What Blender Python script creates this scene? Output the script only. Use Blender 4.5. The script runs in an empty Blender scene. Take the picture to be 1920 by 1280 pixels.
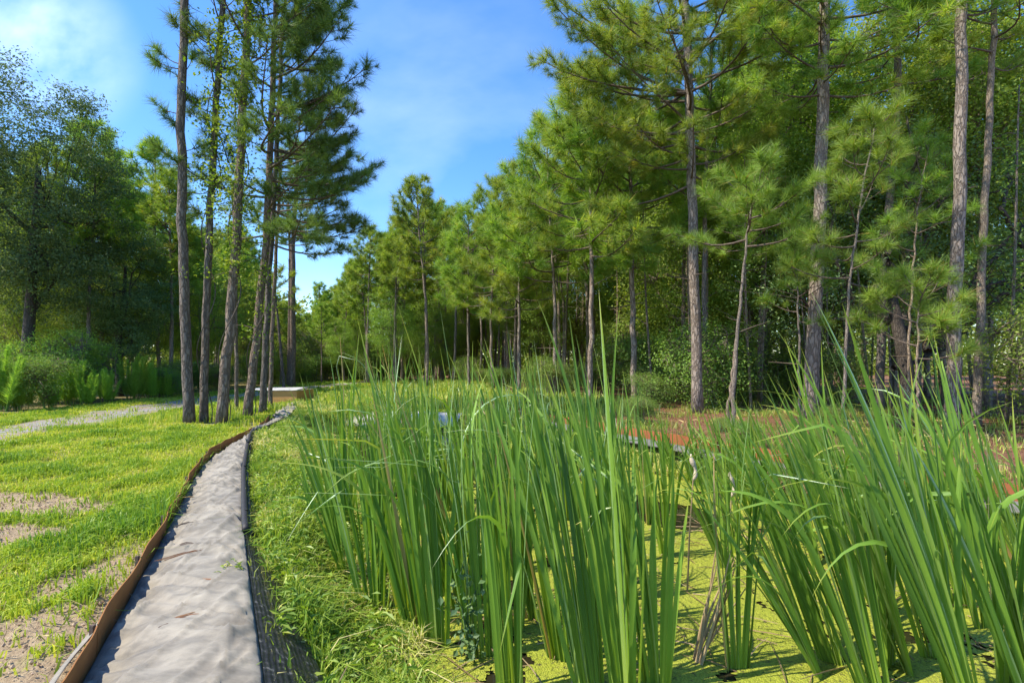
import bpy, math, random
import numpy as np
from mathutils import Vector, noise as mnoise

random.seed(7)
RNG = np.random.default_rng(7)
C = bpy.context.scene.collection
PI = math.pi
F = 950.0          # focal length in photograph pixels
HY = 680.0         # horizon row
CH = 1.5           # camera height

def G(px, py, z=0.0):
    d = F*(CH-z)/(py-HY)
    return ((px-960)*d/F, d)
def W(px, py, d):
    return ((px-960)*d/F, d, CH+(HY-py)*d/F)

# ------------------------------------------------------------------ numpy noise
def _hash(ix, iy, seed):
    h = (ix.astype(np.int64)*374761393 + iy.astype(np.int64)*668265263 + seed*974634777) & 0x7fffffff
    h = ((h ^ (h >> 13))*1274126177) & 0x7fffffff
    return ((h ^ (h >> 16)) & 0xffff)/65535.0
def vnoise(x, y, seed=0):
    x = np.asarray(x, float); y = np.asarray(y, float)
    ix = np.floor(x); iy = np.floor(y); fx = x-ix; fy = y-iy
    fx = fx*fx*(3-2*fx); fy = fy*fy*(3-2*fy)
    a = _hash(ix, iy, seed); b = _hash(ix+1, iy, seed); c = _hash(ix, iy+1, seed); d = _hash(ix+1, iy+1, seed)
    return (a*(1-fx)+b*fx)*(1-fy)+(c*(1-fx)+d*fx)*fy
def fbm(x, y, seed=0, oct=4):
    s = 0; a = .5; t = 0
    for k in range(oct):
        s = s+a*vnoise(x*2**k, y*2**k, seed+k*17); t += a; a *= .5
    return s/t
def sstep(a, b, x):
    t = np.clip((x-a)/(b-a), 0, 1); return t*t*(3-2*t)

# ------------------------------------------------------------------ mesh building
def build2(name, A, matA, B, matB, parent, smooth=True):
    """two shapes, two materials, one mesh"""
    mb = MB(); V, Q, T = A; mb.add(V, Q, T); n = len(Q)
    if B is not None and B.V:
        for v in B.V: pass
        VB = np.concatenate(B.V); QB = np.concatenate(B.Q) if B.Q else None; TB = np.concatenate(B.T) if B.T else None; mb.add(VB, QB, TB)
    o = mb.build(name, matA, parent, smooth); me = o.data; me.materials.append(matB)
    li = np.zeros(len(me.loops), np.int32); me.loops.foreach_get('vertex_index', li); st = np.zeros(len(me.polygons), np.int32); me.polygons.foreach_get('loop_start', st)
    me.polygons.foreach_set('material_index', (li[st] >= len(V)).astype(np.int32)); return o
def build(name, V, tris=None, quads=None, mat=None, parent=None, attrs=None, uv=None, smooth=False, mesh_only=False):
    V = np.asarray(V, np.float32).reshape(-1, 3)
    parts = []; starts = []; n = 0
    if quads is not None and len(quads):
        q = np.asarray(quads, np.int32).reshape(-1, 4); parts.append(q.ravel()); starts.append(np.arange(len(q))*4); n = q.size
    if tris is not None and len(tris):
        t = np.asarray(tris, np.int32).reshape(-1, 3); parts.append(t.ravel()); starts.append(n+np.arange(len(t))*3)
    loops = np.concatenate(parts); st = np.concatenate(starts).astype(np.int32)
    me = bpy.data.meshes.new(name)
    me.vertices.add(len(V)); me.vertices.foreach_set('co', V.ravel())
    me.loops.add(len(loops)); me.loops.foreach_set('vertex_index', loops)
    me.polygons.add(len(st)); me.polygons.foreach_set('loop_start', st)
    me.update(calc_edges=True); me.validate()
    me.polygons.foreach_set('use_smooth', np.full(len(me.polygons), bool(smooth)))
    for k, a in (attrs or {}).items():
        at = me.attributes.new(k, 'FLOAT', 'POINT'); at.data.foreach_set('value', np.asarray(a, np.float32))
    if uv is not None:
        ul = me.uv_layers.new(name='UVMap'); uv = np.asarray(uv, np.float32)
        ul.data.foreach_set('uv', uv[loops].ravel())
    if mat: me.materials.append(mat)
    if mesh_only: return me
    return link(name, me, parent)
def link(name, me, parent=None):
    o = bpy.data.objects.new(name, me); C.objects.link(o)
    if parent is not None: o.parent = parent
    return o
def empty(name, loc=(0, 0, 0), rz=0.0, s=1.0):
    o = bpy.data.objects.new(name, None); C.objects.link(o)
    o.location = loc; o.rotation_euler = (0, 0, rz); o.scale = (s, s, s); o.empty_display_size = .2
    return o
def tag(o, label=None, cat=None, group=None, kind=None):
    if label: o['label'] = label
    if cat: o['category'] = cat
    if group: o['group'] = group
    if kind: o['kind'] = kind
    return o
def dup(root, loc, rz, s=1.0, label=None, group=None):
    r = root.copy(); C.objects.link(r); r.location = loc; r.rotation_euler = (0, 0, rz); r.scale = (s, s, s)
    if label: r['label'] = label
    if group: r['group'] = group
    for ch in list(root.children):
        c = ch.copy(); C.objects.link(c); c.parent = r
        for g in list(ch.children):
            d = g.copy(); C.objects.link(d); d.parent = c
    return r

class MB:
    """collects vertices / faces"""
    def __init__(s): s.V = []; s.Q = []; s.T = []; s.A = []; s.n = 0
    def add(s, V, quads=None, tris=None, a=None):
        V = np.asarray(V, float).reshape(-1, 3)
        if quads is not None and len(quads): s.Q.append(np.asarray(quads).reshape(-1, 4)+s.n)
        if tris is not None and len(tris): s.T.append(np.asarray(tris).reshape(-1, 3)+s.n)
        s.V.append(V); s.A.append(np.full(len(V), random.random()) if a is None else np.broadcast_to(np.asarray(a, float), (len(V),)))
        s.n += len(V)
    def build(s, name, mat, parent=None, smooth=False, mesh_only=False):
        return build(name, np.concatenate(s.V), np.concatenate(s.T) if s.T else None, np.concatenate(s.Q) if s.Q else None,
                     mat, parent, {'rnd': np.concatenate(s.A)}, None, smooth, mesh_only)

def tube(pts, rad, sides=6, cap=True):
    P = np.asarray(pts, float); n = len(P); R = np.broadcast_to(np.asarray(rad, float), (n,))
    T = np.gradient(P, axis=0); T /= np.linalg.norm(T, axis=1)[:, None]+1e-9
    ref = np.array([0, 0, 1.]) if abs(T[:, 2]).mean() < .8 else np.array([1., 0, 0])
    A = np.cross(T, ref); A /= np.linalg.norm(A, axis=1)[:, None]+1e-9
    B = np.cross(T, A)
    th = np.arange(sides)*2*PI/sides
    V = P[:, None, :]+R[:, None, None]*(A[:, None, :]*np.cos(th)[None, :, None]+B[:, None, :]*np.sin(th)[None, :, None])
    i = np.arange(n-1)[:, None]*sides; j = np.arange(sides)[None, :]; k = (j+1) % sides
    Q = np.stack([i+j, i+k, i+sides+k, i+sides+j], -1).reshape(-1, 4)
    V = V.reshape(-1, 3); Tr = None
    if cap:
        V = np.vstack([V, P[0], P[-1]]); c0 = n*sides; jj = np.arange(sides); kk = (jj+1) % sides
        Tr = np.vstack([np.stack([np.full(sides, c0), kk, jj], 1), np.stack([np.full(sides, c0+1), (n-1)*sides+jj, (n-1)*sides+kk], 1)])
    return V, Q, Tr
def box(x0, x1, y0, y1, z0, z1):
    V = [(x, y, z) for z in (z0, z1) for y in (y0, y1) for x in (x0, x1)]
    return V, [(0, 2, 3, 1), (4, 5, 7, 6), (0, 1, 5, 4), (2, 6, 7, 3), (0, 4, 6, 2), (1, 3, 7, 5)]
def frames(D, rng):
    """random-roll rotation matrices taking +z to D"""
    D = D/(np.linalg.norm(D, axis=1)[:, None]+1e-9)
    r = rng.normal(size=D.shape); X = np.cross(r, D); X /= np.linalg.norm(X, axis=1)[:, None]+1e-9
    Y = np.cross(D, X)
    return np.stack([X, Y, D], 2)      # columns

# ------------------------------------------------------------------ materials
def newmat(name):
    m = bpy.data.materials.new(name); m.use_nodes = True; nt = m.node_tree; nt.nodes.clear()
    return m, nt
class NT:
    def __init__(s, nt): s.nt = nt
    def n(s, typ, ins=None, **kw):
        x = s.nt.nodes.new(typ)
        for k, v in kw.items(): setattr(x, k, v)
        for k, v in (ins or {}).items():
            if isinstance(v, bpy.types.NodeSocket): s.nt.links.new(v, x.inputs[k])
            else: x.inputs[k].default_value = v
        return x
    def ramp(s, fac, stops):
        r = s.nt.nodes.new('ShaderNodeValToRGB'); el = r.color_ramp.elements
        while len(el) < len(stops): el.new(.5)
        for e, (p, c) in zip(el, stops): e.position = p; e.color = c if len(c) == 4 else (*c, 1)
        s.nt.links.new(fac, r.inputs[0]); return r.outputs[0]
    def mix(s, f, a, b, typ='MIX'):
        m = s.nt.nodes.new('ShaderNodeMix'); m.data_type = 'RGBA'; m.blend_type = typ
        for idx, v in ((0, f), (6, a), (7, b)):
            if isinstance(v, bpy.types.NodeSocket): s.nt.links.new(v, m.inputs[idx])
            elif idx == 0: m.inputs[0].default_value = v
            else: m.inputs[idx].default_value = v if len(v) == 4 else (*v, 1)
        return m.outputs[2]
    def math(s, op, a, b=0.0, clamp=False):
        m = s.nt.nodes.new('ShaderNodeMath'); m.operation = op; m.use_clamp = clamp
        for i, v in enumerate((a, b)):
            if isinstance(v, bpy.types.NodeSocket): s.nt.links.new(v, m.inputs[i])
            else: m.inputs[i].default_value = v
        return m.outputs[0]
    def out(s, sh): s.nt.links.new(sh, s.n('ShaderNodeOutputMaterial').inputs[0])
def noise_tex(N, vec, scale, detail=4, rough=.55):
    return N.n('ShaderNodeTexNoise', {'Vector': vec, 'Scale': scale, 'Detail': detail, 'Roughness': rough})

def leaf_mat(name, stops, trans=.4, gloss=.05, rough=.5, objvar=.25, gain=1.5):
    """foliage: stops of colour over the per-leaf random value, hue shifted a little per tree"""
    m, nt = newmat(name); N = NT(nt)
    stops = [(p, tuple(min(.8, q*gain) for q in c)) for p, c in stops]; gloss = gloss*.55
    at = N.n('ShaderNodeAttribute', attribute_name='rnd')
    col = N.ramp(at.outputs['Fac'], stops)
    oi = N.n('ShaderNodeObjectInfo')
    hs = N.n('ShaderNodeHueSaturation', {'Hue': N.math('ADD', .5, N.math('MULTIPLY', N.math('SUBTRACT', oi.outputs['Random'], .5), .032*objvar/.25)),
              'Saturation': 1.0, 'Value': N.math('ADD', 1-objvar/2, N.math('MULTIPLY', oi.outputs['Random'], objvar)), 'Fac': 1.0, 'Color': col})
    col = hs.outputs[0]
    d = N.n('ShaderNodeBsdfDiffuse', {'Color': col})
    t = N.n('ShaderNodeBsdfTranslucent', {'Color': N.mix(1.0, col, (1.15, 1.1, .55), 'MULTIPLY')})
    mx = N.n('ShaderNodeMixShader', {0: trans, 1: d.outputs[0], 2: t.outputs[0]})
    g = N.n('ShaderNodeBsdfGlossy', {'Color': (1, 1, 1, 1), 'Roughness': rough})
    mx2 = N.n('ShaderNodeMixShader', {0: gloss, 1: mx.outputs[0], 2: g.outputs[0]})
    N.out(mx2.outputs[0]); return m

def bark_mat(name, dark, light, sc=1.0, moss=0.0):
    m, nt = newmat(name); N = NT(nt)
    tc = N.n('ShaderNodeTexCoord'); oi = N.n('ShaderNodeObjectInfo')
    mp = N.n('ShaderNodeMapping', {'Vector': tc.outputs['Object'], 'Scale': (sc, sc, sc*.28)})
    nz = noise_tex(N, mp.outputs[0], 9, 3)
    v2 = N.mix(.18, mp.outputs[0], nz.outputs['Color'])
    vo = N.n('ShaderNodeTexVoronoi', {'Vector': v2, 'Scale': 15.0}, feature='DISTANCE_TO_EDGE')
    fine = noise_tex(N, mp.outputs[0], 40, 5)
    big = noise_tex(N, tc.outputs['Object'], 1.3, 3)
    plate = N.math('MULTIPLY', vo.outputs['Distance'], 5.0, True)
    f = N.math('MULTIPLY', plate, N.math('ADD', .45, N.math('MULTIPLY', fine.outputs['Fac'], .9)), True)
    col = N.mix(f, dark, light)
    col = N.mix(N.math('MULTIPLY', big.outputs['Fac'], .5), col, (light[0]*1.15, light[1]*.92, light[2]*.75), 'MIX')
    hs = N.n('ShaderNodeHueSaturation', {'Hue': .5, 'Saturation': N.math('ADD', .7, N.math('MULTIPLY', oi.outputs['Random'], .5)),
             'Value': N.math('ADD', .75, N.math('MULTIPLY', oi.outputs['Random'], .5)), 'Fac': 1.0, 'Color': col})
    bp = N.n('ShaderNodeBump', {'Strength': 1.0, 'Distance': .02/sc, 'Height': N.math('ADD', plate, N.math('MULTIPLY', fine.outputs['Fac'], .5))})
    p = N.n('ShaderNodeBsdfPrincipled', {'Base Color': hs.outputs[0], 'Roughness': .9, 'Normal': bp.outputs[0]})
    N.out(p.outputs[0]); return m

def simple_mat(name, c1, c2, scale=8, rough=.85, bump=.01, stretch=(1, 1, 1)):
    m, nt = newmat(name); N = NT(nt)
    tc = N.n('ShaderNodeTexCoord'); mp = N.n('ShaderNodeMapping', {'Vector': tc.outputs['Object'], 'Scale': stretch})
    nz = noise_tex(N, mp.outputs[0], scale, 6, .62)
    col = N.ramp(nz.outputs['Fac'], [(.3, c1), (.7, c2)])
    bp = N.n('ShaderNodeBump', {'Strength': .7, 'Distance': bump, 'Height': nz.outputs['Fac']})
    p = N.n('ShaderNodeBsdfPrincipled', {'Base Color': col, 'Roughness': rough, 'Normal': bp.outputs[0]})
    N.out(p.outputs[0]); return m

M = {}
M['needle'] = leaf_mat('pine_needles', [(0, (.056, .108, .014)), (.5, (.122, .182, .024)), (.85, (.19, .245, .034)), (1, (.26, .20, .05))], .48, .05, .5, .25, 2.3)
M['needle_dark'] = leaf_mat('pine_needles_painted_shade', [(0, (.045, .082, .020)), (.6, (.078, .130, .024)), (1, (.13, .18, .030))], .42, .05, .5, .25, 1.95)  # darker copy of the pine needles: shade of the left crowns put into the colour
M['needle_bright'] = leaf_mat('young_pine_needles', [(0, (.095, .17, .022)), (.6, (.175, .275, .034)), (.95, (.24, .33, .05)), (1, (.34, .22, .07))], .40, .05)
M['oak'] = leaf_mat('oak_leaves', [(0, (.030, .060, .022)), (.55, (.058, .100, .034)), (1, (.11, .15, .05))], .36, .05, .6, .25, 2.0)
M['broad'] = leaf_mat('broad_leaves', [(0, (.058, .098, .016)), (.6, (.112, .17, .026)), (1, (.20, .235, .045))], .50, .04, .6, .3, 2.5)
M['vine'] = leaf_mat('vine_leaves', [(0, (.07, .14, .016)), (.6, (.14, .23, .022)), (1, (.24, .32, .04))], .45, .04, .5, .2, 1.35)
M['shrub'] = leaf_mat('shrub_leaves', [(0, (.05, .095, .018)), (.55, (.095, .165, .028)), (.9, (.16, .22, .045)), (1, (.20, .16, .06))], .44, .04, .6, .25, 2.1)
M['fennel'] = leaf_mat('feathery_leaves', [(0, (.09, .17, .02)), (1, (.18, .27, .045))], .45, .02, .6, .2, 2.3)
M['lawn'] = leaf_mat('lawn_blades', [(0, (.10, .195, .018)), (.5, (.235, .31, .026)), (.85, (.38, .40, .055)), (1, (.50, .42, .19))], .42, .05, .5, 0.0, 1.6)
M['weed'] = leaf_mat('weed_blades', [(0, (.085, .16, .016)), (.5, (.185, .265, .03)), (.8, (.31, .345, .07)), (1, (.50, .42, .22))], .42, .05, .5, 0.0, 1.65)
M['straw'] = leaf_mat('straw', [(0, (.22, .14, .07)), (1, (.46, .36, .21))], .15, .03, .5, 0.0, 1.0)
M['pinestraw'] = leaf_mat('fallen_needles', [(0, (.10, .05, .03)), (.6, (.24, .11, .055)), (1, (.32, .20, .11))], .1, .02, .5, 0.0, 1.0)
M['bark'] = bark_mat('pine_bark', (.06, .05, .042), (.29, .25, .215))
M['bark_warm'] = bark_mat('warm_pine_bark', (.045, .036, .030), (.215, .175, .145))
M['bark_fine'] = bark_mat('thin_bark', (.08, .065, .05), (.26, .225, .185), 2.2)
M['bark_oak'] = bark_mat('oak_bark', (.02, .017, .014), (.085, .072, .06), 1.6)
M['twig'] = simple_mat('twig_bark', (.05, .035, .025), (.16, .12, .09), 20)

def cattail_mat():
    m, nt = newmat('cattail_blades'); N = NT(nt)
    at = N.n('ShaderNodeAttribute', attribute_name='rnd'); tp = N.n('ShaderNodeAttribute', attribute_name='along')
    ac = N.n('ShaderNodeAttribute', attribute_name='across')
    col = N.ramp(at.outputs['Fac'], [(0, (.105, .225, .022)), (.5, (.19, .36, .034)), (.88, (.29, .46, .055)), (.95, (.36, .46, .08)), (1, (.50, .38, .19))])
    basec = N.ramp(tp.outputs['Fac'], [(0, (1.7, 1.35, 1.0)), (.3, (1.05, 1.02, 1)), (.85, (1, 1, 1)), (1, (1.9, 1.15, 1.0))])
    col = N.mix(1.0, col, basec, 'MULTIPLY')
    ribs = N.math('SINE', N.math('MULTIPLY', ac.outputs['Fac'], 55.0))
    col = N.mix(N.math('ADD', .10, N.math('MULTIPLY', ribs, .10)), col, (.19, .30, .11))
    bp = N.n('ShaderNodeBump', {'Strength': .35, 'Distance': .002, 'Height': ribs})
    d = N.n('ShaderNodeBsdfDiffuse', {'Color': col, 'Normal': bp.outputs[0]})
    t = N.n('ShaderNodeBsdfTranslucent', {'Color': N.mix(1.0, col, (1.25, 1.15, .5), 'MULTIPLY')})
    mx = N.n('ShaderNodeMixShader', {0: .38, 1: d.outputs[0], 2: t.outputs[0]})
    g = N.n('ShaderNodeBsdfGlossy', {'Color': (.9, 1, .95, 1), 'Roughness': .46, 'Normal': bp.outputs[0]})
    fr = N.n('ShaderNodeFresnel', {'IOR': 1.42})
    mx2 = N.n('ShaderNodeMixShader', {0: N.math('ADD', .02, N.math('MULTIPLY', fr.outputs[0], .22)), 1: mx.outputs[0], 2: g.outputs[0]})
    N.out(mx2.outputs[0]); return m
M['cattail'] = cattail_mat()

# ------------------------------------------------------------------ layout lines (metres)
FENCE_PX = [(60, 1440), (150, 1280), (235, 1130), (287, 1040), (330, 960), (366, 890), (398, 855), (440, 832), (478, 813), (497, 801)]
FENCE = np.array([G(*p) for p in FENCE_PX]); FENCE = np.vstack([FENCE, [[-6.35, 13.3]]])
MESH_PX = [(505, 1440), (490, 1280), (472, 1150), (456, 1000), (455, 900), (463, 845), (470, 822)]
MESH = np.array([G(*p) for p in MESH_PX]); MESH = np.vstack([MESH, [[-5.55, 12.3]]])
def fenceX(y): return np.interp(y, FENCE[:, 1], FENCE[:, 0])
def meshX(y): return np.interp(y, np.append(MESH[:, 1], [16.8, 19]), np.append(MESH[:, 0], [-7.1, -7.6]))
POND = np.array([(-.1, -3), (-.2, 0), (-.42, 2), (-.75, 3.1), (-1.3, 4.6), (-2.2, 6.8), (-3.2, 9), (-4.3, 11.4), (-5.0, 13.2), (-4.6, 14.4), (-2.4, 14.4),
                 (-.9, 13.4), (.6, 12), (2.0, 9.8), (3.1, 8.0), (3.75, 6.9), (4.5, 5.6), (5.4, 4.1), (6.3, 2.2), (7.2, -1), (7.2, -3)], float)
BORD_PX = [(880, 758), (960, 777), (1050, 797), (1200, 824), (1300, 843), (1400, 862), (1500, 880), (1640, 905), (1800, 932)]
BORD = np.array([G(*p) for p in BORD_PX]); BORD = np.vstack([BORD, [[6.6, 4.2], [7.8, 2.0]]])
PATHL = np.array([(-9.0, -2), (-9.2, 5), (-9.5, 9.3), (-10.0, 13), (-10.7, 17.5), (-11.2, 22), (-11.0, 28), (-10.3, 36), (-9.8, 44)])
PATHR_W = 2.4
def pathX(y): return np.interp(y, PATHL[:, 1], PATHL[:, 0])

def poly_sd(x, y, P):
    x = np.asarray(x, float); y = np.asarray(y, float)
    d = np.full(x.shape, 1e9); inside = np.zeros(x.shape, bool); n = len(P)
    for i in range(n):
        ax, ay = P[i]; bx, by = P[(i+1) % n]; ex, ey = bx-ax, by-ay
        t = np.clip(((x-ax)*ex+(y-ay)*ey)/(ex*ex+ey*ey), 0, 1)
        d = np.minimum(d, np.hypot(x-ax-t*ex, y-ay-t*ey))
        cond = ((ay > y) != (by > y)) & (x < (bx-ax)*(y-ay)/((by-ay) if by != ay else 1e-9)+ax)
        inside ^= cond
    return np.where(inside, -d, d)
def line_d(x, y, P):
    d = np.full(np.shape(x), 1e9)
    for (ax, ay), (bx, by) in zip(P[:-1], P[1:]):
        ex, ey = bx-ax, by-ay
        t = np.clip(((x-ax)*ex+(y-ay)*ey)/(ex*ex+ey*ey), 0, 1)
        d = np.minimum(d, np.hypot(x-ax-t*ex, y-ay-t*ey))
    return d
WZ = -.40
def ground_z(x, y):
    x = np.asarray(x, float); y = np.asarray(y, float)
    sd = poly_sd(x, y, POND)+(fbm(x*1.7, y*1.7, 3)-.5)*.35
    z = -.95+.58*sstep(-1.6, 0.0, sd)+.37*sstep(0.0, .75, sd)
    bumps = (fbm(x*.9, y*.9, 11)-.5)*.10*sstep(.5, 2, sd)+(fbm(x*5, y*5, 21, 3)-.5)*.035*sstep(-.2, .4, sd)
    # keep it level beneath the fabric strip and the path
    fx = fenceX(y); mx = meshX(y)
    under = sstep(.25, .0, np.maximum(fx-.05-x, x-mx-.05))*(y < 14)
    bumps = bumps*(1-under)-.03*under
    return z+bumps
DIRT = [(-4.8, 5.15, .75, .30), (-5.7, 5.5, 1.3, .45), (-4.5, 4.35, .7, .3), (-3.0, 3.6, .22, .6), (-2.7, 2.7, .35, .6), (-6.0, 12.0, .7, .5), (-7.1, 12.6, .8, .4), (-4.9, 7.7, .4, .15)]
def dirt_mask(x, y):
    x = np.asarray(x, float); y = np.asarray(y, float)
    n = fbm(x*2.6, y*2.6, 31); m = np.zeros(x.shape)
    for cx, cy, rx, ry in DIRT:
        r = np.hypot((x-cx)/rx, (y-cy)/ry)+(n-.5)*1.1
        m = np.maximum(m, sstep(1.15, .75, r))
    lane = sstep(.42, .2, fenceX(y)-x+(n-.5)*.5)*sstep(4.5, 4.0, y+(n-.5))*(x < fenceX(y))
    return np.maximum(m, lane)
def path_mask(x, y):
    px = pathX(y); n = fbm(np.asarray(x)*1.3, np.asarray(y)*1.3, 41)
    off = np.asarray(x)-(px-PATHR_W/2)
    return sstep(1.25, .95, np.abs(off)+(n-.5)*.7)
def straw_mask(x, y):
    # forest floor on the right of the border: pine straw
    bx = np.interp(y, BORD[::-1, 1], BORD[::-1, 0], left=8.2, right=0)
    line = bx+np.maximum(0, y-15.5)*(-.42)
    off = np.asarray(x)-line
    return sstep(.0, .35, off+(fbm(np.asarray(x)*1.1, np.asarray(y)*1.1, 51)-.5)*.6)*sstep(15.8, 14.0, y)+sstep(2.0, 4.0, off)*sstep(13.5, 16, y)

# ------------------------------------------------------------------ ground
def spaced(lo, a, b, hi, step, grow=1.16):
    core = list(np.arange(a, b+1e-6, step)); s = step; x = core[-1]; right = []
    while x < hi: s *= grow; x += s; right.append(x)
    s = step; x = core[0]; left = []
    while x > lo: s *= grow; x -= s; left.append(x)
    return np.array(left[::-1]+core+right)
def ground():
    xs = spaced(-400, -7, 8, 400, .09, 1.10); ys = spaced(-60, 1.6, 16, 600, .09, 1.10)
    X, Y = np.meshgrid(xs, ys); Z = ground_z(X, Y)
    dm = dirt_mask(X, Y); near = sstep(9, 5, Y)
    Z += dm*near*((fbm(X*7, Y*7, 77, 4)-.5)*.09)
    nx, ny = len(xs), len(ys)
    i = np.arange(ny-1)[:, None]*nx+np.arange(nx-1)[None, :]
    Q = np.stack([i, i+1, i+nx+1, i+nx], -1).reshape(-1, 4)
    sd = poly_sd(X, Y, POND)
    m, nt = newmat('earth_and_turf'); N = NT(nt)
    tc = N.n('ShaderNodeTexCoord'); P = tc.outputs['Object']
    nb = noise_tex(N, P, 1.1, 4); nf = noise_tex(N, P, 22, 6, .65); nff = noise_tex(N, P, 90, 4, .7)
    turf = N.ramp(nf.outputs['Fac'], [(.28, (.07, .09, .018)), (.5, (.15, .19, .03)), (.75, (.25, .27, .06))])
    turf = N.mix(N.math('MULTIPLY', nb.outputs['Fac'], .35), turf, (.30, .27, .10))
    dirt = N.ramp(N.math('ADD', N.math('MULTIPLY', nf.outputs['Fac'], .6), N.math('MULTIPLY', nff.outputs['Fac'], .4)),
                  [(.3, (.17, .115, .070)), (.5, (.33, .25, .152)), (.68, (.46, .375, .25))])
    straw = N.ramp(nf.outputs['Fac'], [(.3, (.055, .030, .018)), (.5, (.18, .085, .045)), (.72, (.32, .18, .10))])
    mud = N.ramp(nf.outputs['Fac'], [(.3, (.03, .03, .012)), (.7, (.09, .085, .03))])
    yel = N.ramp(nf.outputs['Fac'], [(.3, (.26, .27, .05)), (.7, (.42, .36, .09))])
    A = lambda k: N.n('ShaderNodeAttribute', attribute_name=k).outputs['Fac']
    col = N.mix(A('dirt'), turf, dirt); col = N.mix(A('straw'), col, straw); col = N.mix(A('yellow'), col, yel)
    col = N.mix(A('mud'), col, mud)
    bp = N.n('ShaderNodeBump', {'Strength': .8, 'Distance': .03, 'Height': N.math('ADD', nf.outputs['Fac'], N.math('MULTIPLY', nff.outputs['Fac'], .4))})
    N.out(N.n('ShaderNodeBsdfPrincipled', {'Base Color': col, 'Roughness': .95, 'Normal': bp.outputs[0]}).outputs[0])
    sm = straw_mask(X, Y)
    yl = sstep(15.2, 16.5, Y)*sstep(30, 24, Y)*sstep(-8.5, -6.5, X)*sstep(2.0, 0, X-(-.42*(Y-15.5)))
    left = sstep(-13.5, -15, X)*.8
    o = build('ground', np.stack([X, Y, Z], -1), None, Q, m, None,
              {'dirt': np.clip(dm+.0*X, 0, 1).ravel(), 'straw': np.clip(sm+left*.6, 0, 1).ravel(), 'mud': sstep(.15, -.1, sd+(fbm(X*3, Y*3, 9)-.5)*.3).ravel(), 'yellow': (yl*.8).ravel()}, None, True)
    tag(o, 'grassy ground sloping down to the pond', 'ground', kind='structure')
ground()

def gravel():
    ys = np.concatenate([np.arange(-2, 26, .12), np.arange(26, 44, .4)]); k = 22
    L = pathX(ys)-PATHR_W+(fbm(ys*.9, ys*0, 61)-.5)*.9; R = pathX(ys)+(fbm(ys*1.1, ys*0+4, 62)-.5)*.7
    t = np.linspace(0, 1, k)
    X = L[:, None]*(1-t)+R[:, None]*t; Y = np.repeat(ys[:, None], k, 1)
    Z = ground_z(X, Y)+.008-.03*(np.abs(t-.5)*2)[None, :]**6+(fbm(X*6, Y*6, 63)-.5)*.02
    i = np.arange(len(ys)-1)[:, None]*k+np.arange(k-1)[None, :]
    Q = np.stack([i, i+1, i+k+1, i+k], -1).reshape(-1, 4)
    m, nt = newmat('gravel'); N = NT(nt); P = N.n('ShaderNodeTexCoord').outputs['Object']
    v = N.n('ShaderNodeTexVoronoi', {'Vector': P, 'Scale': 26.0}); nb = noise_tex(N, P, 1.6, 4)
    g = N.ramp(v.outputs['Color'], [(0, (.12, .115, .11)), (.5, (.235, .228, .22)), (1, (.37, .36, .345))])
    col = N.mix(N.ramp(nb.outputs['Fac'], [(.45, (0, 0, 0)), (.62, (1, 1, 1))]), g, (.24, .18, .125))
    bp = N.n('ShaderNodeBump', {'Strength': .9, 'Distance': .02, 'Height': v.outputs['Distance']})
    N.out(N.n('ShaderNodeBsdfPrincipled', {'Base Color': col, 'Roughness': .9, 'Normal': bp.outputs[0]}).outputs[0])
    tag(build('path', np.stack([X, Y, Z], -1), None, Q, m, None, smooth=True), 'grey gravel track along the left wood', 'path', kind='structure')
gravel()

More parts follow.
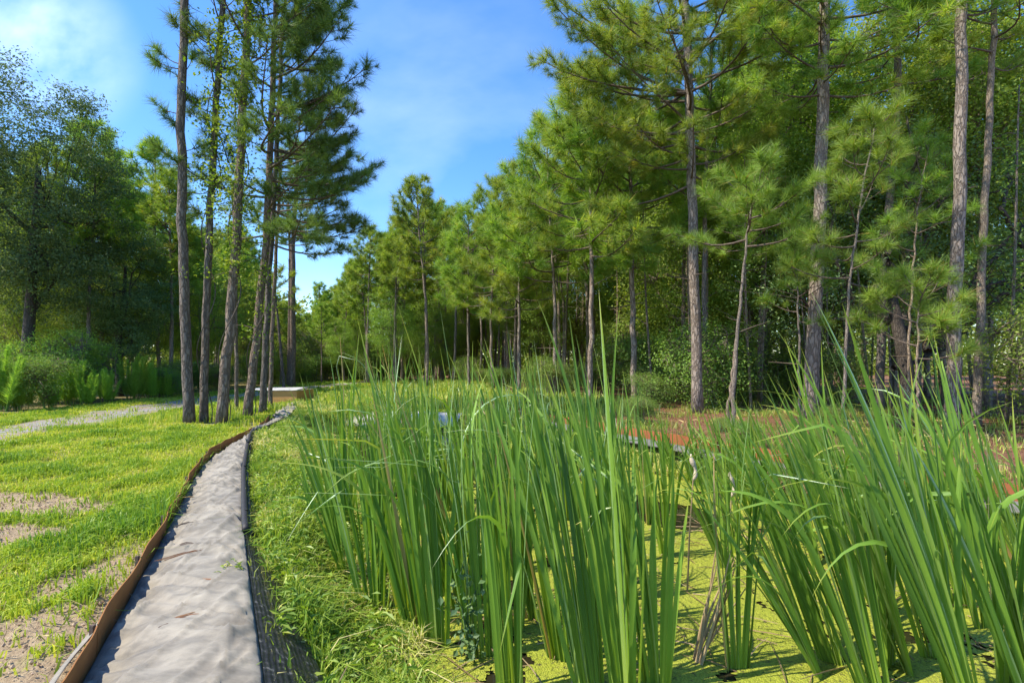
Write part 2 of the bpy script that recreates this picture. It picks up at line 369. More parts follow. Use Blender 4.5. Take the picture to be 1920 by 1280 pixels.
# ------------------------------------------------------------------ pond
def pond():
    m, nt = newmat('pond_water'); N = NT(nt); P = N.n('ShaderNodeTexCoord').outputs['Object']
    nz = noise_tex(N, P, 7, 3)
    bp = N.n('ShaderNodeBump', {'Strength': .12, 'Distance': .02, 'Height': nz.outputs['Fac']})
    N.out(N.n('ShaderNodeBsdfPrincipled', {'Base Color': (.022, .020, .010, 1), 'Roughness': .06, 'IOR': 1.33, 'Normal': bp.outputs[0]}).outputs[0])
    V, Q = [(-6.5, -4, WZ), (9, -4, WZ), (9, 16.5, WZ), (-6.5, 16.5, WZ)], [(0, 1, 2, 3)]
    tag(build('water', V, None, Q, m), 'dark still pond water', 'water', kind='structure')
    # duckweed mat, ragged at its open leads
    s = .02; xs = np.arange(-5.6, 8, s); ys = np.arange(1.9, 15, s); X, Y = np.meshgrid(xs, ys)
    cx = X[:-1, :-1]+s/2; cy = Y[:-1, :-1]+s/2
    n = fbm(cx*2.3, cy*2.3, 71, 5); n2 = fbm(cx*16, cy*16, 72, 3)
    thr = np.full(cx.shape, .29)
    for ox, oy, rx, ry, k in [(-2.6, 11.2, 1.9, 3.0, .5), (-1.2, 8.6, 1.5, 2.0, .30), (.3, 9.6, 1.6, 1.6, .30), (2.05, 6.25, .55, .62, .45), (1.5, 6.9, .6, .45, .40), (3.05, 5.72, .34, .13, .42), (.2, 6.2, .5, .4, .22), (-.1, 4.2, .35, .3, .16)]:
        r = np.hypot((cx-ox)/rx, (cy-oy)/ry); thr = thr+k*sstep(1.15, .6, r)
    keep = (n*.72+n2*.28 > thr) & (poly_sd(cx, cy, POND) < .45)
    i = (np.arange(len(ys)-1)[:, None]*len(xs)+np.arange(len(xs)-1)[None, :])[keep]
    Q = np.stack([i, i+1, i+len(xs)+1, i+len(xs)], -1)
    jx = (RNG.random(X.shape)-.5)*s*.7; jy = (RNG.random(X.shape)-.5)*s*.7
    Z = WZ+.005+RNG.random(X.shape)*.006
    used = np.unique(Q); remap = -np.ones(X.size, int); remap[used] = np.arange(len(used))
    V = np.stack([X+jx, Y+jy, Z], -1).reshape(-1, 3)[used]
    m, nt = newmat('duckweed'); N = NT(nt); P = N.n('ShaderNodeTexCoord').outputs['Object']
    v = N.n('ShaderNodeTexVoronoi', {'Vector': P, 'Scale': 95.0}); nb = noise_tex(N, P, 2.2, 5, .6); nf = noise_tex(N, P, 30, 4, .7)
    g = N.ramp(v.outputs['Color'], [(0, (.16, .195, .014)), (.5, (.265, .30, .022)), (1, (.38, .395, .045))])
    g = N.mix(N.ramp(nb.outputs['Fac'], [(.42, (0, 0, 0)), (.62, (.7, .7, .7))]), g, (.235, .28, .016))
    g = N.mix(N.ramp(nf.outputs['Fac'], [(.56, (0, 0, 0)), (.66, (1, 1, 1))]), g, (.055, .05, .016))
    hs = N.math('ADD', N.math('SUBTRACT', 1.0, v.outputs['Distance']), N.math('MULTIPLY', nf.outputs['Fac'], 1.2))
    bp = N.n('ShaderNodeBump', {'Strength': .7, 'Distance': .012, 'Height': hs})
    N.out(N.n('ShaderNodeBsdfPrincipled', {'Base Color': g, 'Roughness': .75, 'Normal': bp.outputs[0]}).outputs[0])
    tag(build('duckweed', V, None, remap[Q], m), 'yellow green duckweed mat floating on the pond', 'duckweed', kind='stuff')
pond()

# ------------------------------------------------------------------ grass blades
def blades(P, h, w, rng, lean=.55, a=None, bias=None):
    n = len(P); az = rng.random(n)*2*PI; ln = np.abs(rng.normal(0, lean, n))
    D = np.stack([np.cos(az), np.sin(az), np.zeros(n)], 1)*ln[:, None]
    if bias is not None: D = D+np.asarray(bias)
    fa = rng.random(n)*2*PI; Wd = np.stack([np.cos(fa), np.sin(fa), np.zeros(n)], 1)*(w/2)[:, None]
    up = np.array([0, 0, 1.])
    mid = P+(D*.28+up*.62)*h[:, None]; tip = P+(D*.95+up*(.95-.35*np.minimum(ln, 1.3))[:, None])*h[:, None]
    V = np.stack([P-Wd, P+Wd, mid+Wd*.8, mid-Wd*.8, tip], 1).reshape(-1, 3)
    b = np.arange(n)[:, None]*5
    Q = b+np.array([0, 1, 2, 3]); T = b+np.array([3, 2, 4])
    A = np.repeat(rng.random(n) if a is None else a, 5)
    return V, Q, T, A
def leaves(P, Nn, size, rng, asp=.5, a=None, fold=.12):
    n = len(P); R = frames(Nn, rng); s = size[:, None]
    l = R[:, :, 0]*s; w = R[:, :, 1]*s*asp*.5; up = R[:, :, 2]*s*fold
    V = np.stack([P-l*.5, P+w+up, P+l*.5, P-w+up], 1).reshape(-1, 3)
    b = np.arange(n)[:, None]*4
    T = np.concatenate([b+np.array([0, 1, 2]), b+np.array([0, 2, 3])])
    return V, T, np.repeat(rng.random(n) if a is None else a, 4)
def scatter(x0, x1, y0, y1, dens, rng):
    n = int((x1-x0)*(y1-y0)*dens); return rng.uniform(x0, x1, n), rng.uniform(y0, y1, n)

def lawn():
    rng = np.random.default_rng(21); mb = MB()
    bands = [(1.7, 4.2, 6800, .105, .0105), (4.2, 8, 4600, .105, .012), (8, 14, 2300, .10, .016), (14, 24, 700, .11, .028), (24, 44, 170, .14, .05)]
    for y0, y1, dn, h, w in bands:
        x, y = scatter(-(y1*1.17+2), 1.5 if y0 > 13 else -.2, y0, y1, dn, rng)
        keep = (x > -(y*1.15+1.6)) & (x > -14.9)
        edge = np.where(y < 13.3, fenceX(y)-.01, meshX(y)+6.5)
        keep &= x < edge; x, y = x[keep], y[keep]
        sd = poly_sd(x, y, POND); dm = dirt_mask(x, y); pm = path_mask(x, y)
        cl = fbm(x*2.2, y*2.2, 81, 4); fine = fbm(x*9, y*9, 82, 2)
        p = np.clip((cl*.7+fine*.75-.45)*3.0, .05, 1)*(1-.95*dm)*(1-.93*pm)*(sd > .3)*(1-.8*straw_mask(x, y))
        k = rng.random(len(x)) < p; x, y, cl, fine, dm = x[k], y[k], cl[k], fine[k], dm[k]
        P = np.stack([x, y, ground_z(x, y)-.004], 1); n = len(P)
        lush = np.clip((cl-.42)*3, 0, 1)
        hh = h*rng.uniform(.45, 1.25, n)*(.7+.85*lush); ww = w*rng.uniform(.6, 1.3, n)
        fe = sstep(.35, .0, fenceX(y)-x)*(y < 13)*(rng.random(n) < .35)
        hh *= 1+1.2*fe
        a = np.clip(.56+.12*sstep(4, 8, y)-.5*lush+rng.normal(0, .17, n)+.18*(fbm(x*.7, y*.7, 83)-.5)*2, 0, 1)
        mb.add(*[*blades(P, hh, ww, rng, .8, a)][:3], a=np.repeat(a, 5)) if n else None
    # tall grass at the feet of the pines, along the fence and beneath the far tree line
    x, y = scatter(-9.5, -5.5, 11.5, 18, 130, rng); k = (x < fenceX(y)-.05) & (fbm(x*1.5, y*1.5, 84) > .5)
    x, y = x[k], y[k]; P = np.stack([x, y, ground_z(x, y)], 1)
    V, Q, T, A = blades(P, rng.uniform(.12, .38, len(P)), np.full(len(P), .014), rng, .45); mb.add(V, Q, T, A)
    o = mb.build('lawn_grass', M['lawn']); tag(o, 'short lime green grass with bare patches on the left lawn', 'grass', kind='stuff')
lawn()

def soil_crumbs():
    rng = np.random.default_rng(24); mb = MB(); x, y = scatter(-8, -1.4, 1.9, 7.5, 700, rng); k = (x < fenceX(y)-.04) & (rng.random(len(x)) < dirt_mask(x, y)); x, y = x[k], y[k]; z = ground_z(x, y)
    O = np.array([[1, 0, 0], [-1, 0, 0], [0, 1, 0], [0, -1, 0], [0, 0, 1], [0, 0, -1.]]); T = np.array([[0, 2, 4], [2, 1, 4], [1, 3, 4], [3, 0, 4], [2, 0, 5], [1, 2, 5], [3, 1, 5], [0, 3, 5]])
    n = len(x); r = .004+.013*rng.random(n)**4; V = (O[None]*rng.uniform(.5, 1.1, (n, 6, 1)))*r[:, None, None]+np.stack([x, y, z+.02*dirt_mask(x, y)], 1)[:, None, :]
    mb.add(V.reshape(-1, 3), None, (np.arange(n)[:, None, None]*6+T[None]).reshape(-1, 3), np.repeat(rng.random(n), 6))
    tag(mb.build('soil_crumbs', M['soil']), 'loose sandy crumbs of soil on the bare patches', 'soil', kind='stuff')
    x, y = scatter(-9, -1.4, 1.9, 10, 70, rng); k = x < fenceX(y)-.04; x, y = x[k], y[k]; mb = MB(); P = np.stack([x, y, ground_z(x, y)+.02], 1)
    V, Q, T, A = blades(P, rng.uniform(.04, .16, len(P)), np.full(len(P), .005), rng, 2.5); V[:, 2] = np.minimum(V[:, 2], np.repeat(P[:, 2], 5)+.035); mb.add(V, Q, T, A)
    tag(mb.build('lawn_thatch', M['straw']), 'dry straw bits lying in the left lawn', 'thatch', kind='stuff')
M['soil'] = leaf_mat('soil_crumbs', [(0, (.22, .145, .095)), (1, (.44, .335, .24))], 0.0, .0, .9, 0.0, 1.0)
soil_crumbs()

def bank_weeds():
    rng = np.random.default_rng(22); mb = MB()
    for y0, y1, dn, h, w in [(1.5, 4, 9000, .145, .0095), (4, 8, 6200, .15, .012), (8, 16.5, 2600, .17, .018)]:
        x, y = scatter(-7.6, 1.4, y0, y1, dn, rng)
        k = (x > meshX(y)+np.interp(y, [1, 2.4, 3.4, 4.4, 5.2, 12], [.34, .335, .275, .13, .09, .09])); x, y = x[k], y[k]
        sd = poly_sd(x, y, POND); k = (sd > -.22+(fbm(x*3, y*3, 91)-.5)*.5) & (sd < 3) & (x < 0.4-.2*y); x, y, sd = x[k], y[k], sd[k]
        cl = fbm(x*3.0, y*3.0, 92, 3); k = rng.random(len(x)) < np.clip((cl*.7+.5*fbm(x*11, y*11, 98, 2)-.40)*3.2, .06, 1); x, y, cl, sd = x[k], y[k], cl[k], sd[k]
        n = len(x); P = np.stack([x, y, np.maximum(ground_z(x, y), WZ)-.01], 1)
        hh = h*rng.uniform(.35, 1.5, n)*(.5+1.1*cl); a = np.clip(.5+rng.normal(0, .24, n)+(fbm(x*1.6, y*1.6, 93)-.5)*1.2, 0, 1)
        V, Q, T, A = blades(P, hh, w*rng.uniform(.5, 1.5, n), rng, 1.0, a); mb.add(V, Q, T, A)
    y = rng.uniform(1.9, 8, 260); x = meshX(y)+rng.uniform(.02, .2, 260)*np.interp(y, [2, 4, 5], [1, .7, .3]); P = np.stack([x, y, np.full(260, -.01)+.08*rng.random(260)], 1)
    V, Q, T, A = blades(P, rng.uniform(.05, .16, 260), np.full(260, .008), rng, .8); mb.add(V, Q, T, A)
    # small broad leaved weeds
    for y0, y1, dn in [(1.6, 7, 75), (7, 14, 45)]:
        x, y = scatter(-5, 0, y0, y1, dn, rng); k = (x > meshX(y)+.12) & (poly_sd(x, y, POND) > -.12); x, y = x[k], y[k]
        for xx, yy in zip(x, y):
            m = rng.integers(8, 26); hgt = rng.uniform(.06, .26); z0 = float(ground_z(xx, yy))
            q = rng.normal(0, 1, (m, 3))*[.045, .045, 0]+[xx, yy, 0]; q[:, 2] = z0+rng.uniform(.01, hgt, m)
            nn = rng.normal(0, .5, (m, 3))+[0, 0, 1]; V, T, A = leaves(q, nn, rng.uniform(.04, .10, m), rng, .30, np.clip(rng.normal(.3, .2, m), 0, 1)); mb.add(V, None, T, A)
    o = mb.build('bank_grass', M['weed']); tag(o, 'tangle of bright grass and low weeds on the pond bank beside the black mesh', 'grass', kind='stuff')
    # right bank and the far bank
    mb = MB()
    for y0, y1, dn, h, w in [(1.5, 7, 4200, .17, .013), (7, 16.5, 2300, .16, .02)]:
        x, y = scatter(-1.5, 9, y0, y1, dn, rng); sd = poly_sd(x, y, POND)
        bx = np.interp(y, BORD[::-1, 1], BORD[::-1, 0], left=8.2, right=-1)
        k = (sd > -.28+(fbm(x*2, y*2, 94)-.5)*.5) & (x < bx-.24+np.where(y > 14.5, 8, 0)) & (sd < 2.5) & (x > .2-.16*(y-9)); x, y = x[k], y[k]
        cl = fbm(x*2.2, y*2.2, 95, 3); k = rng.random(len(x)) < np.clip((cl-.2)*2.4, .15, 1); x, y, cl = x[k], y[k], cl[k]
        n = len(x); P = np.stack([x, y, np.maximum(ground_z(x, y), WZ)-.01], 1)
        a = np.clip(.5+rng.normal(0, .22, n)+(fbm(x*1.3, y*1.3, 96)-.5)*1.2, 0, 1)
        V, Q, T, A = blades(P, h*rng.uniform(.4, 1.5, n)*(.4+1.1*cl), w*rng.uniform(.6, 1.4, n), rng, .9, a); mb.add(V, Q, T, A)
    # grass beyond the pond end and along the far tree line
    x, y = scatter(-9, 8, 15, 34, 120, rng); k = (x > -7.8+0*y) & (x < 4.2-.42*(y-15.5)) & (fbm(x*.6, y*.6, 97) > .40); x, y = x[k], y[k]
    n = len(x); P = np.stack([x, y, ground_z(x, y)], 1); edge = .4*sstep(-2.5, .5, x-(2.8-.42*(y-15.5)))
    V, Q, T, A = blades(P, rng.uniform(.12, .4, n)*(1+1.3*edge), np.full(n, .045), rng, .6, np.clip(.6+rng.normal(0, .2, n), 0, 1)); mb.add(V, Q, T, A)
    o = mb.build('far_bank_grass', M['weed']); tag(o, 'pale green grass on the far and right banks of the pond', 'grass', kind='stuff')
    # drooping brown thatch on the right bank
    x = rng.uniform(3.55, 4.25, 2600); y = 6.95+(4.0-x)*1.1+rng.normal(0, .14, 2600); P = np.stack([x, y, ground_z(x, y)+.05], 1)
    V, Q, T, A = blades(P, rng.uniform(.12, .34, 2600), np.full(2600, .012), rng, .5, None, (-.7, -1.0, -.55)); mb = MB(); mb.add(V, Q, T, A)
    # dead stems and blades lying on the duckweed and the bank
    n = 420; x = rng.uniform(-1.4, 4, n); y = rng.uniform(2, 6.5, n); k = poly_sd(x, y, POND) < .35; x, y = x[k], y[k]
    P = np.stack([x, y, np.maximum(ground_z(x, y), WZ)+.012], 1); n = len(P); az = rng.random(n)*2*PI
    for p, a_ in zip(P, az):
        L = rng.uniform(.06, .5); q = p+np.array([math.cos(a_), math.sin(a_), rng.uniform(-.01, .12)])*L
        V, Q, T = tube([p, (p+q)/2+[0, 0, rng.uniform(0, .03)], q], [.004, .0045, .002], 3); mb.add(V, Q, T)
    o = mb.build('dead_grass', M['straw']); tag(o, 'brown dead grass and stalks along the pond margin', 'dead grass', kind='stuff')
bank_weeds()

def forest_litter():
    rng = np.random.default_rng(23); mb = MB()
    x, y = scatter(.5, 22, 4, 24, 170, rng); k = (straw_mask(x, y) > .5) & (x < y*1.05+1); x, y = x[k], y[k]
    z = ground_z(x, y)
    P = np.stack([x, y, z+.006], 1); n = len(P)
    V, Q, T, A = blades(P, rng.uniform(.08, .24, n), np.full(n, .010), rng, 3.0); V[:, 2] = np.minimum(V[:, 2], np.repeat(z, 5)+.03); mb.add(V, Q, T, A)
    o = mb.build('pine_straw', M['pinestraw']); mb = MB()
    x, y = scatter(.5, 16, 5, 22, 20, rng); k = (straw_mask(x, y) > .4) & (x < y*1.05+1) & (fbm(x*.9, y*.9, 55) > .47); x, y = x[k], y[k]; x = np.repeat(x, 7)+rng.normal(0, .07, len(x)*7); y = np.repeat(y, 7)+rng.normal(0, .07, len(y)*7)
    P = np.stack([x, y, ground_z(x, y)], 1); V, Q, T, A = blades(P, rng.uniform(.06, .22, len(P)), np.full(len(P), .013), rng, .8); mb.add(V, Q, T, A)
    for q in range(70):
        xx, yy = rng.uniform(4, 14), rng.uniform(7, 17)
        if straw_mask(np.array([xx]), np.array([yy]))[0] < .5: continue
        a = rng.random()*PI; L = rng.uniform(.15, .9); d = np.array([math.cos(a), math.sin(a), rng.uniform(0, .12)])*L; p0 = np.array([xx, yy, float(ground_z(xx, yy))+.015])
        V, Q, T = tube([p0, p0+d*.5+rng.normal(0, .02, 3), p0+d], [.014, .011, .005], 5); mb.add(V, Q, T, a=1.0)
    tag(mb.build('floor_grass', M['weed']), 'sparse grass tufts and dead sticks on the floor of the right wood', 'grass', kind='stuff'); tag(o, 'rust coloured pine straw under the right hand trees', 'pine straw', kind='stuff')
forest_litter()

# ------------------------------------------------------------------ fabric strip, orange fence, black mesh
def resample(P, n):
    P = np.asarray(P, float); s = np.concatenate([[0], np.cumsum(np.linalg.norm(np.diff(P, axis=0), axis=1))])
    t = np.linspace(0, s[-1], n)
    return np.stack([np.interp(t, s, P[:, k]) for k in range(P.shape[1])], 1), s[-1]
def smooth_line(P, n, it=40):
    Q, L = resample(P, n)
    for _ in range(it): Q[1:-1] = (Q[:-2]+2*Q[1:-1]+Q[2:])/4
    return Q, L
def grid_quads(nu, nv):
    i = np.arange(nu-1)[:, None]*nv+np.arange(nv-1)[None, :]
    return np.stack([i, i+nv, i+nv+1, i+1], -1).reshape(-1, 4)

def fabric_mat():
    m, nt = newmat('geotextile'); N = NT(nt); P = N.n('ShaderNodeTexCoord').outputs['Object']
    mp = N.n('ShaderNodeMapping', {'Vector': P, 'Rotation': (0, 0, .6), 'Scale': (1, 2.6, 1)})
    nb = noise_tex(N, mp.outputs[0], 3.0, 7, .66); nm = noise_tex(N, mp.outputs[0], 9, 6, .66); nf = noise_tex(N, P, 160, 3, .7)
    col = N.ramp(nb.outputs['Fac'], [(.30, (.092, .080, .058)), (.43, (.172, .152, .114)), (.56, (.262, .234, .180)), (.74, (.34, .306, .238))])
    st = N.ramp(nm.outputs['Fac'], [(.50, (0, 0, 0)), (.70, (.7, .7, .7))])
    col = N.mix(st, col, (.15, .136, .108))
    col = N.mix(N.math('MULTIPLY', nf.outputs['Fac'], .35), col, (.17, .163, .153))
    bp = N.n('ShaderNodeBump', {'Strength': .6, 'Distance': .006, 'Height': N.math('ADD', nm.outputs['Fac'], N.math('MULTIPLY', nf.outputs['Fac'], .25))})
    N.out(N.n('ShaderNodeBsdfPrincipled', {'Base Color': col, 'Roughness': .88, 'Normal': bp.outputs[0], 'Sheen Weight': .15}).outputs[0])
    return m
M['fabric'] = fabric_mat()
M['fabric_white'] = simple_mat('white_geotextile', (.33, .33, .32), (.44, .435, .42), 6, .85, .01)
M['fabric_grey'] = simple_mat('grey_geotextile', (.09, .092, .088), (.155, .157, .15), 5, .85, .01)
M['orange'] = simple_mat('orange_silt_cloth', (.22, .092, .022), (.31, .135, .034), 5, .75, .004, (1, 1, 3))
M['orange_far'] = simple_mat('faded_orange_board', (.40, .19, .055), (.52, .28, .09), 5, .75, .004, (1, 1, 6))
M['rust'] = simple_mat('rust_orange_cloth', (.24, .075, .027), (.36, .12, .04), 4, .75, .006)
M['black'] = simple_mat('black_plastic', (.010, .010, .012), (.026, .026, .029), 14, .65, .004)
def net_mat():
    m, nt = newmat('black_woven_mesh'); N = NT(nt)
    uv = N.n('ShaderNodeUVMap', uv_map='UVMap'); sp = N.n('ShaderNodeSeparateXYZ', {0: uv.outputs[0]}); P = N.n('ShaderNodeTexCoord').outputs['Object']
    nz = noise_tex(N, P, 5, 4); nb = noise_tex(N, P, 26, 4)
    v = N.math('ADD', sp.outputs[1], N.math('MULTIPLY', nz.outputs['Fac'], .10))
    a = N.math('SINE', N.math('MULTIPLY', v, 330.0)); b = N.math('SINE', N.math('MULTIPLY', sp.outputs[0], 420.0))
    hole = N.math('MULTIPLY', N.math('GREATER_THAN', a, .25), N.math('GREATER_THAN', b, -.35))
    col = N.ramp(nb.outputs['Fac'], [(.35, (.012, .012, .014)), (.60, (.032, .032, .035)), (.70, (.20, .195, .19))])
    bp = N.n('ShaderNodeBump', {'Strength': .5, 'Distance': .006, 'Height': N.math('ADD', nb.outputs['Fac'], N.math('MULTIPLY', N.math('SINE', N.math('MULTIPLY', v, 75.0)), .35))})
    p = N.n('ShaderNodeBsdfPrincipled', {'Base Color': col, 'Roughness': .55, 'Normal': bp.outputs[0]})
    tr = N.n('ShaderNodeBsdfTransparent')
    mx = N.n('ShaderNodeMixShader', {0: N.math('MULTIPLY', hole, .8), 1: p.outputs[0], 2: tr.outputs[0]})
    N.out(mx.outputs[0]); return m
M['net'] = net_mat()

def fabric_strip():
    nu, nv = 620, 46
    L, _ = smooth_line(FENCE, nu, 60); R, ln = smooth_line(MESH, nu, 60)
    # pair the two edges by distance ahead, not arc length
    ys = np.interp(np.linspace(0, 1, nu), np.linspace(0, 1, nu), L[:, 1]); t = np.linspace(0, 1, nv)
    Rp = np.stack([np.interp(np.linspace(0, 1, nu), np.linspace(0, 1, nu), R[:, k]) for k in (0, 1)], 1)
    X = L[:, 0][:, None]*(1-t)+Rp[:, 0][:, None]*t; Y = L[:, 1][:, None]*(1-t)+Rp[:, 1][:, None]*t
    U = np.linspace(0, ln, nu)[:, None]*np.ones(nv); Vv = np.ones(nu)[:, None]*t*.8
    z = np.interp(t, [0, .12, .3, .55, .8, 1], [-.03, .0, .055, .10, .115, .085])[None, :]*np.ones((nu, 1))
    rid = lambda a, b, s: 1-np.abs(2*fbm(a, b, s, 2)-1)
    a1 = U*1.6-Vv*3.2; b1 = U*.8+Vv*1.6
    w = (rid(a1*.8, b1*.22, 101)**5)*.022+(rid((U*1.5+Vv*.5)*.9, (Vv-U*.2)*.8, 102)**6)*.024+(vnoise(U*.9, Vv*1.2, 103)-.5)*.012
    w += (rid(a1*2.6, b1*.30, 104)**10)*.022+(rid((U*1.2+Vv*.7)*3.0, (Vv-U*.3)*1.0, 105)**12)*.024+(rid((U*.5-Vv*1.8)*3.0, (U+Vv)*.6, 106)**12)*.020
    # pull wrinkles fanning from the staples along both edges
    for k in np.arange(.6, ln, .93):
        du = U-k; r = np.hypot(du, Vv)+.02; th = np.arctan2(Vv, du)
        w += .022*np.exp(-r*3.2)*np.sin(th*9+k)*sstep(.02, .16, r)
    for k in np.arange(.9, ln, 1.1):
        du = U-k; r = np.hypot(du, .8-Vv)+.02; th = np.arctan2(.8-Vv, du)
        w += .020*np.exp(-r*3.2)*np.sin(th*8+k*2)*sstep(.02, .16, r)
    edge = np.minimum(1, np.minimum(t/.08+.15, (1-t)/.06+.2))[None, :]
    Z = z+w*1.0*edge
    o = build('fabric_cover', np.stack([X, Y, Z], -1), None, grid_quads(nu, nv), M['fabric'], None, None, None, True)
    sm = o.modifiers.new('thick', 'SOLIDIFY'); sm.thickness = .006; sm.offset = -1
    tag(o, 'wrinkled grey filter fabric strip running beside the pond', 'fabric strip')
    return L, R, ln
FL, FR, FLEN = fabric_strip()

def fence_strip():
    root = empty('silt_fence', (FENCE[2, 0], FENCE[2, 1], 0)); off = np.array([FENCE[2, 0], FENCE[2, 1], 0])
    tag(root, 'low orange brown cloth fence along the left edge of the grey fabric', 'fence')
    P, ln = smooth_line(FENCE, 700, 60); s = np.linspace(0, ln, 700)
    Tn = np.gradient(P, axis=0); Tn /= np.linalg.norm(Tn, axis=1)[:, None]; Nn = np.stack([-Tn[:, 1], Tn[:, 0]], 1)   # to the left
    wob = (fbm(s*1.5, s*0, 111)-.5)*.03
    k = 0; cuts = [0]
    while cuts[-1] < ln: cuts.append(cuts[-1]+random.uniform(.75, 1.05))
    for a, b in zip(cuts[:-1], cuts[1:]):
        idx = np.where((s >= a) & (s <= b-.014))[0]
        if len(idx) < 4: continue
        p = P[idx]; nn = Nn[idx]; h = .112+.016*np.sin((s[idx]-a)/(b-a)*PI)+(fbm(s[idx]*3, s[idx]*0, 113)-.5)*.03
        lean = wob[idx]+.012*np.sin((s[idx]-a)/(b-a)*PI*2)
        rings = []
        for side in (0, 1):
            for zt in (0, 1):
                q = p+nn*(.006*side+lean[:, None]*zt*.9-.012*zt); rings.append(np.column_stack([q, np.where(zt, h+.03, -.03)*np.ones(len(p))]))
        R_ = np.stack([rings[0], rings[1], rings[3], rings[2]], 1)-off      # loop of 4
        n = len(p); i = np.arange(n-1)[:, None]*4; j = np.arange(4)[None, :]; kk = (j+1) % 4
        Q = np.stack([i+j, i+kk, i+4+kk, i+4+j], -1).reshape(-1, 4); Q = np.vstack([Q, [[3, 2, 1, 0]], [[(n-1)*4, (n-1)*4+1, (n-1)*4+2, (n-1)*4+3]]])
        build('panel', R_.reshape(-1, 3), None, Q, M['orange'], root)
        # narrow stake at each joint
        c = P[idx[0]]+Nn[idx[0]]*.018; V, Qb = box(c[0]-.010, c[0]+.010, c[1]-.010, c[1]+.010, -.1, .15)
        build('stake', np.array(V)-off, None, Qb, M['twig'], root)
    # pale cloth flap folded down on the outer side of the near end
    idx = np.where(s < 2.2)[0]; p = P[idx]; nn = Nn[idx]; t = np.linspace(0, 1, 8)
    wd = .10+.035*np.sin(s[idx]*3); V = []
    for q, n_, ww, e in zip(p, nn, wd, np.linspace(1, .1, len(idx))):
        for tt in t: V.append((*(q+n_*(.014+ww*e*tt)), .165*(1-tt)**.8*e+.015+.01*math.sin(tt*5+q[1]*9)))
    o = build('flap', np.array(V)-off, None, grid_quads(len(idx), 8), M['fabric'], root, smooth=True)
    sm = o.modifiers.new('thick', 'SOLIDIFY'); sm.thickness = .004
fence_strip()

def mesh_barrier():
    P, ln = smooth_line(MESH, 420, 60); off = np.array([*P[150], 0])
    root = empty('mesh_barrier', off); tag(root, 'black woven mesh barrier hanging along the right edge of the grey fabric', 'mesh barrier')
    s = np.linspace(0, ln, 420); Tn = np.gradient(P, axis=0); Tn /= np.linalg.norm(Tn, axis=1)[:, None]; Nn = np.stack([Tn[:, 1], -Tn[:, 0]], 1)
    nv = 14; t = np.linspace(0, 1, nv); wd = np.interp(P[:, 1], [1, 2.4, 3.4, 4.4, 5.2, 12], [.29, .285, .235, .08, .03, .03])
    wd = wd+(fbm(s*2, s*0, 121)-.5)*.03; V = []; UV = []
    for q, n_, ww, ss in zip(P, Nn, wd, s):
        for tt in t:
            f = .004*math.sin(tt*14+ss*3)*tt
            V.append((*(q+n_*(.004+ww*tt+f)), .115-(.125+.08*(ww > .08))*tt**1.2+.03*(1-tt)*tt)); UV.append((ss, tt))
    build('net', np.array(V)-off, None, grid_quads(420, nv), M['net'], root, uv=UV, smooth=True)
    idx = np.where(P[:, 1] > 4.15)[0][::4]
    z = .13+.012*np.sin(s[idx]*2.3); A = np.column_stack([P[idx]+Nn[idx]*.010, z])-off
    V, Q, T = tube(A, .028, 8); build('rail', V, T, Q, M['black'], root, smooth=True)
    A = np.column_stack([P[idx]+Nn[idx]*.045, z-.045+.01*np.sin(s[idx]*4)])-off
    V, Q, T = tube(A, .024, 8); build('rail', V, T, Q, M['black'], root, smooth=True)
    for yy in (4.6, 6.6, 8.6, 10.3, 12):
        i = int(np.argmin(abs(P[:, 1]-yy))); q = P[i]+Nn[i]*.03
        V, Q, T = tube(np.array([(q[0], q[1], -.3), (q[0]-.01, q[1], .17)])-off, .016, 6); build('post', V, T, Q, M['black'], root)
mesh_barrier()

def strip(name, A, B, za, zb, mat, seed, nv=10, wr=.04, parent=None, off=0, thick=.006):
    nu = 220; a, ln = smooth_line(A, nu, 20); b, _ = smooth_line(B, nu, 20); t = np.linspace(0, 1, nv)
    X = a[:, 0][:, None]*(1-t)+b[:, 0][:, None]*t; Y = a[:, 1][:, None]*(1-t)+b[:, 1][:, None]*t
    U = np.linspace(0, ln, nu)[:, None]*np.ones(nv); Z = za*(1-t)+zb*t+(fbm(U*3, t[None, :]*3+U*.5, seed)-.5)*wr+.05*np.sin(PI*t)[None, :]
    o = build(name, np.stack([X, Y, Z], -1)-off, None, grid_quads(nu, nv), mat, parent, smooth=True)
    s = o.modifiers.new('thick', 'SOLIDIFY'); s.thickness = thick; s.offset = -1
    return o
def wall(name, A, z0, z1, th, mat, seed, parent=None, off=0, wob=.03):
    P, ln = smooth_line(A, 160, 12); s = np.linspace(0, ln, 160); Tn = np.gradient(P, axis=0); Tn /= np.linalg.norm(Tn, axis=1)[:, None]; Nn = np.stack([-Tn[:, 1], Tn[:, 0]], 1)
    h = z1+(fbm(s*2.2, s*0, seed)-.5)*.05; wv = (fbm(s*1.7, s*0, seed+1)-.5)*wob*2
    R_ = np.stack([np.column_stack([P, np.full(160, z0)]), np.column_stack([P+Nn*wv[:, None], h]), np.column_stack([P+Nn*(th+wv[:, None]), h]), np.column_stack([P+Nn*th, np.full(160, z0)])], 1)-off
    i = np.arange(159)[:, None]*4; j = np.arange(4)[None, :]; kk = (j+1) % 4
    Q = np.vstack([np.stack([i+j, i+kk, i+4+kk, i+4+j], -1).reshape(-1, 4), [[3, 2, 1, 0]], [[636, 637, 638, 639]]])
    return build(name, R_.reshape(-1, 3), None, Q, mat, parent)

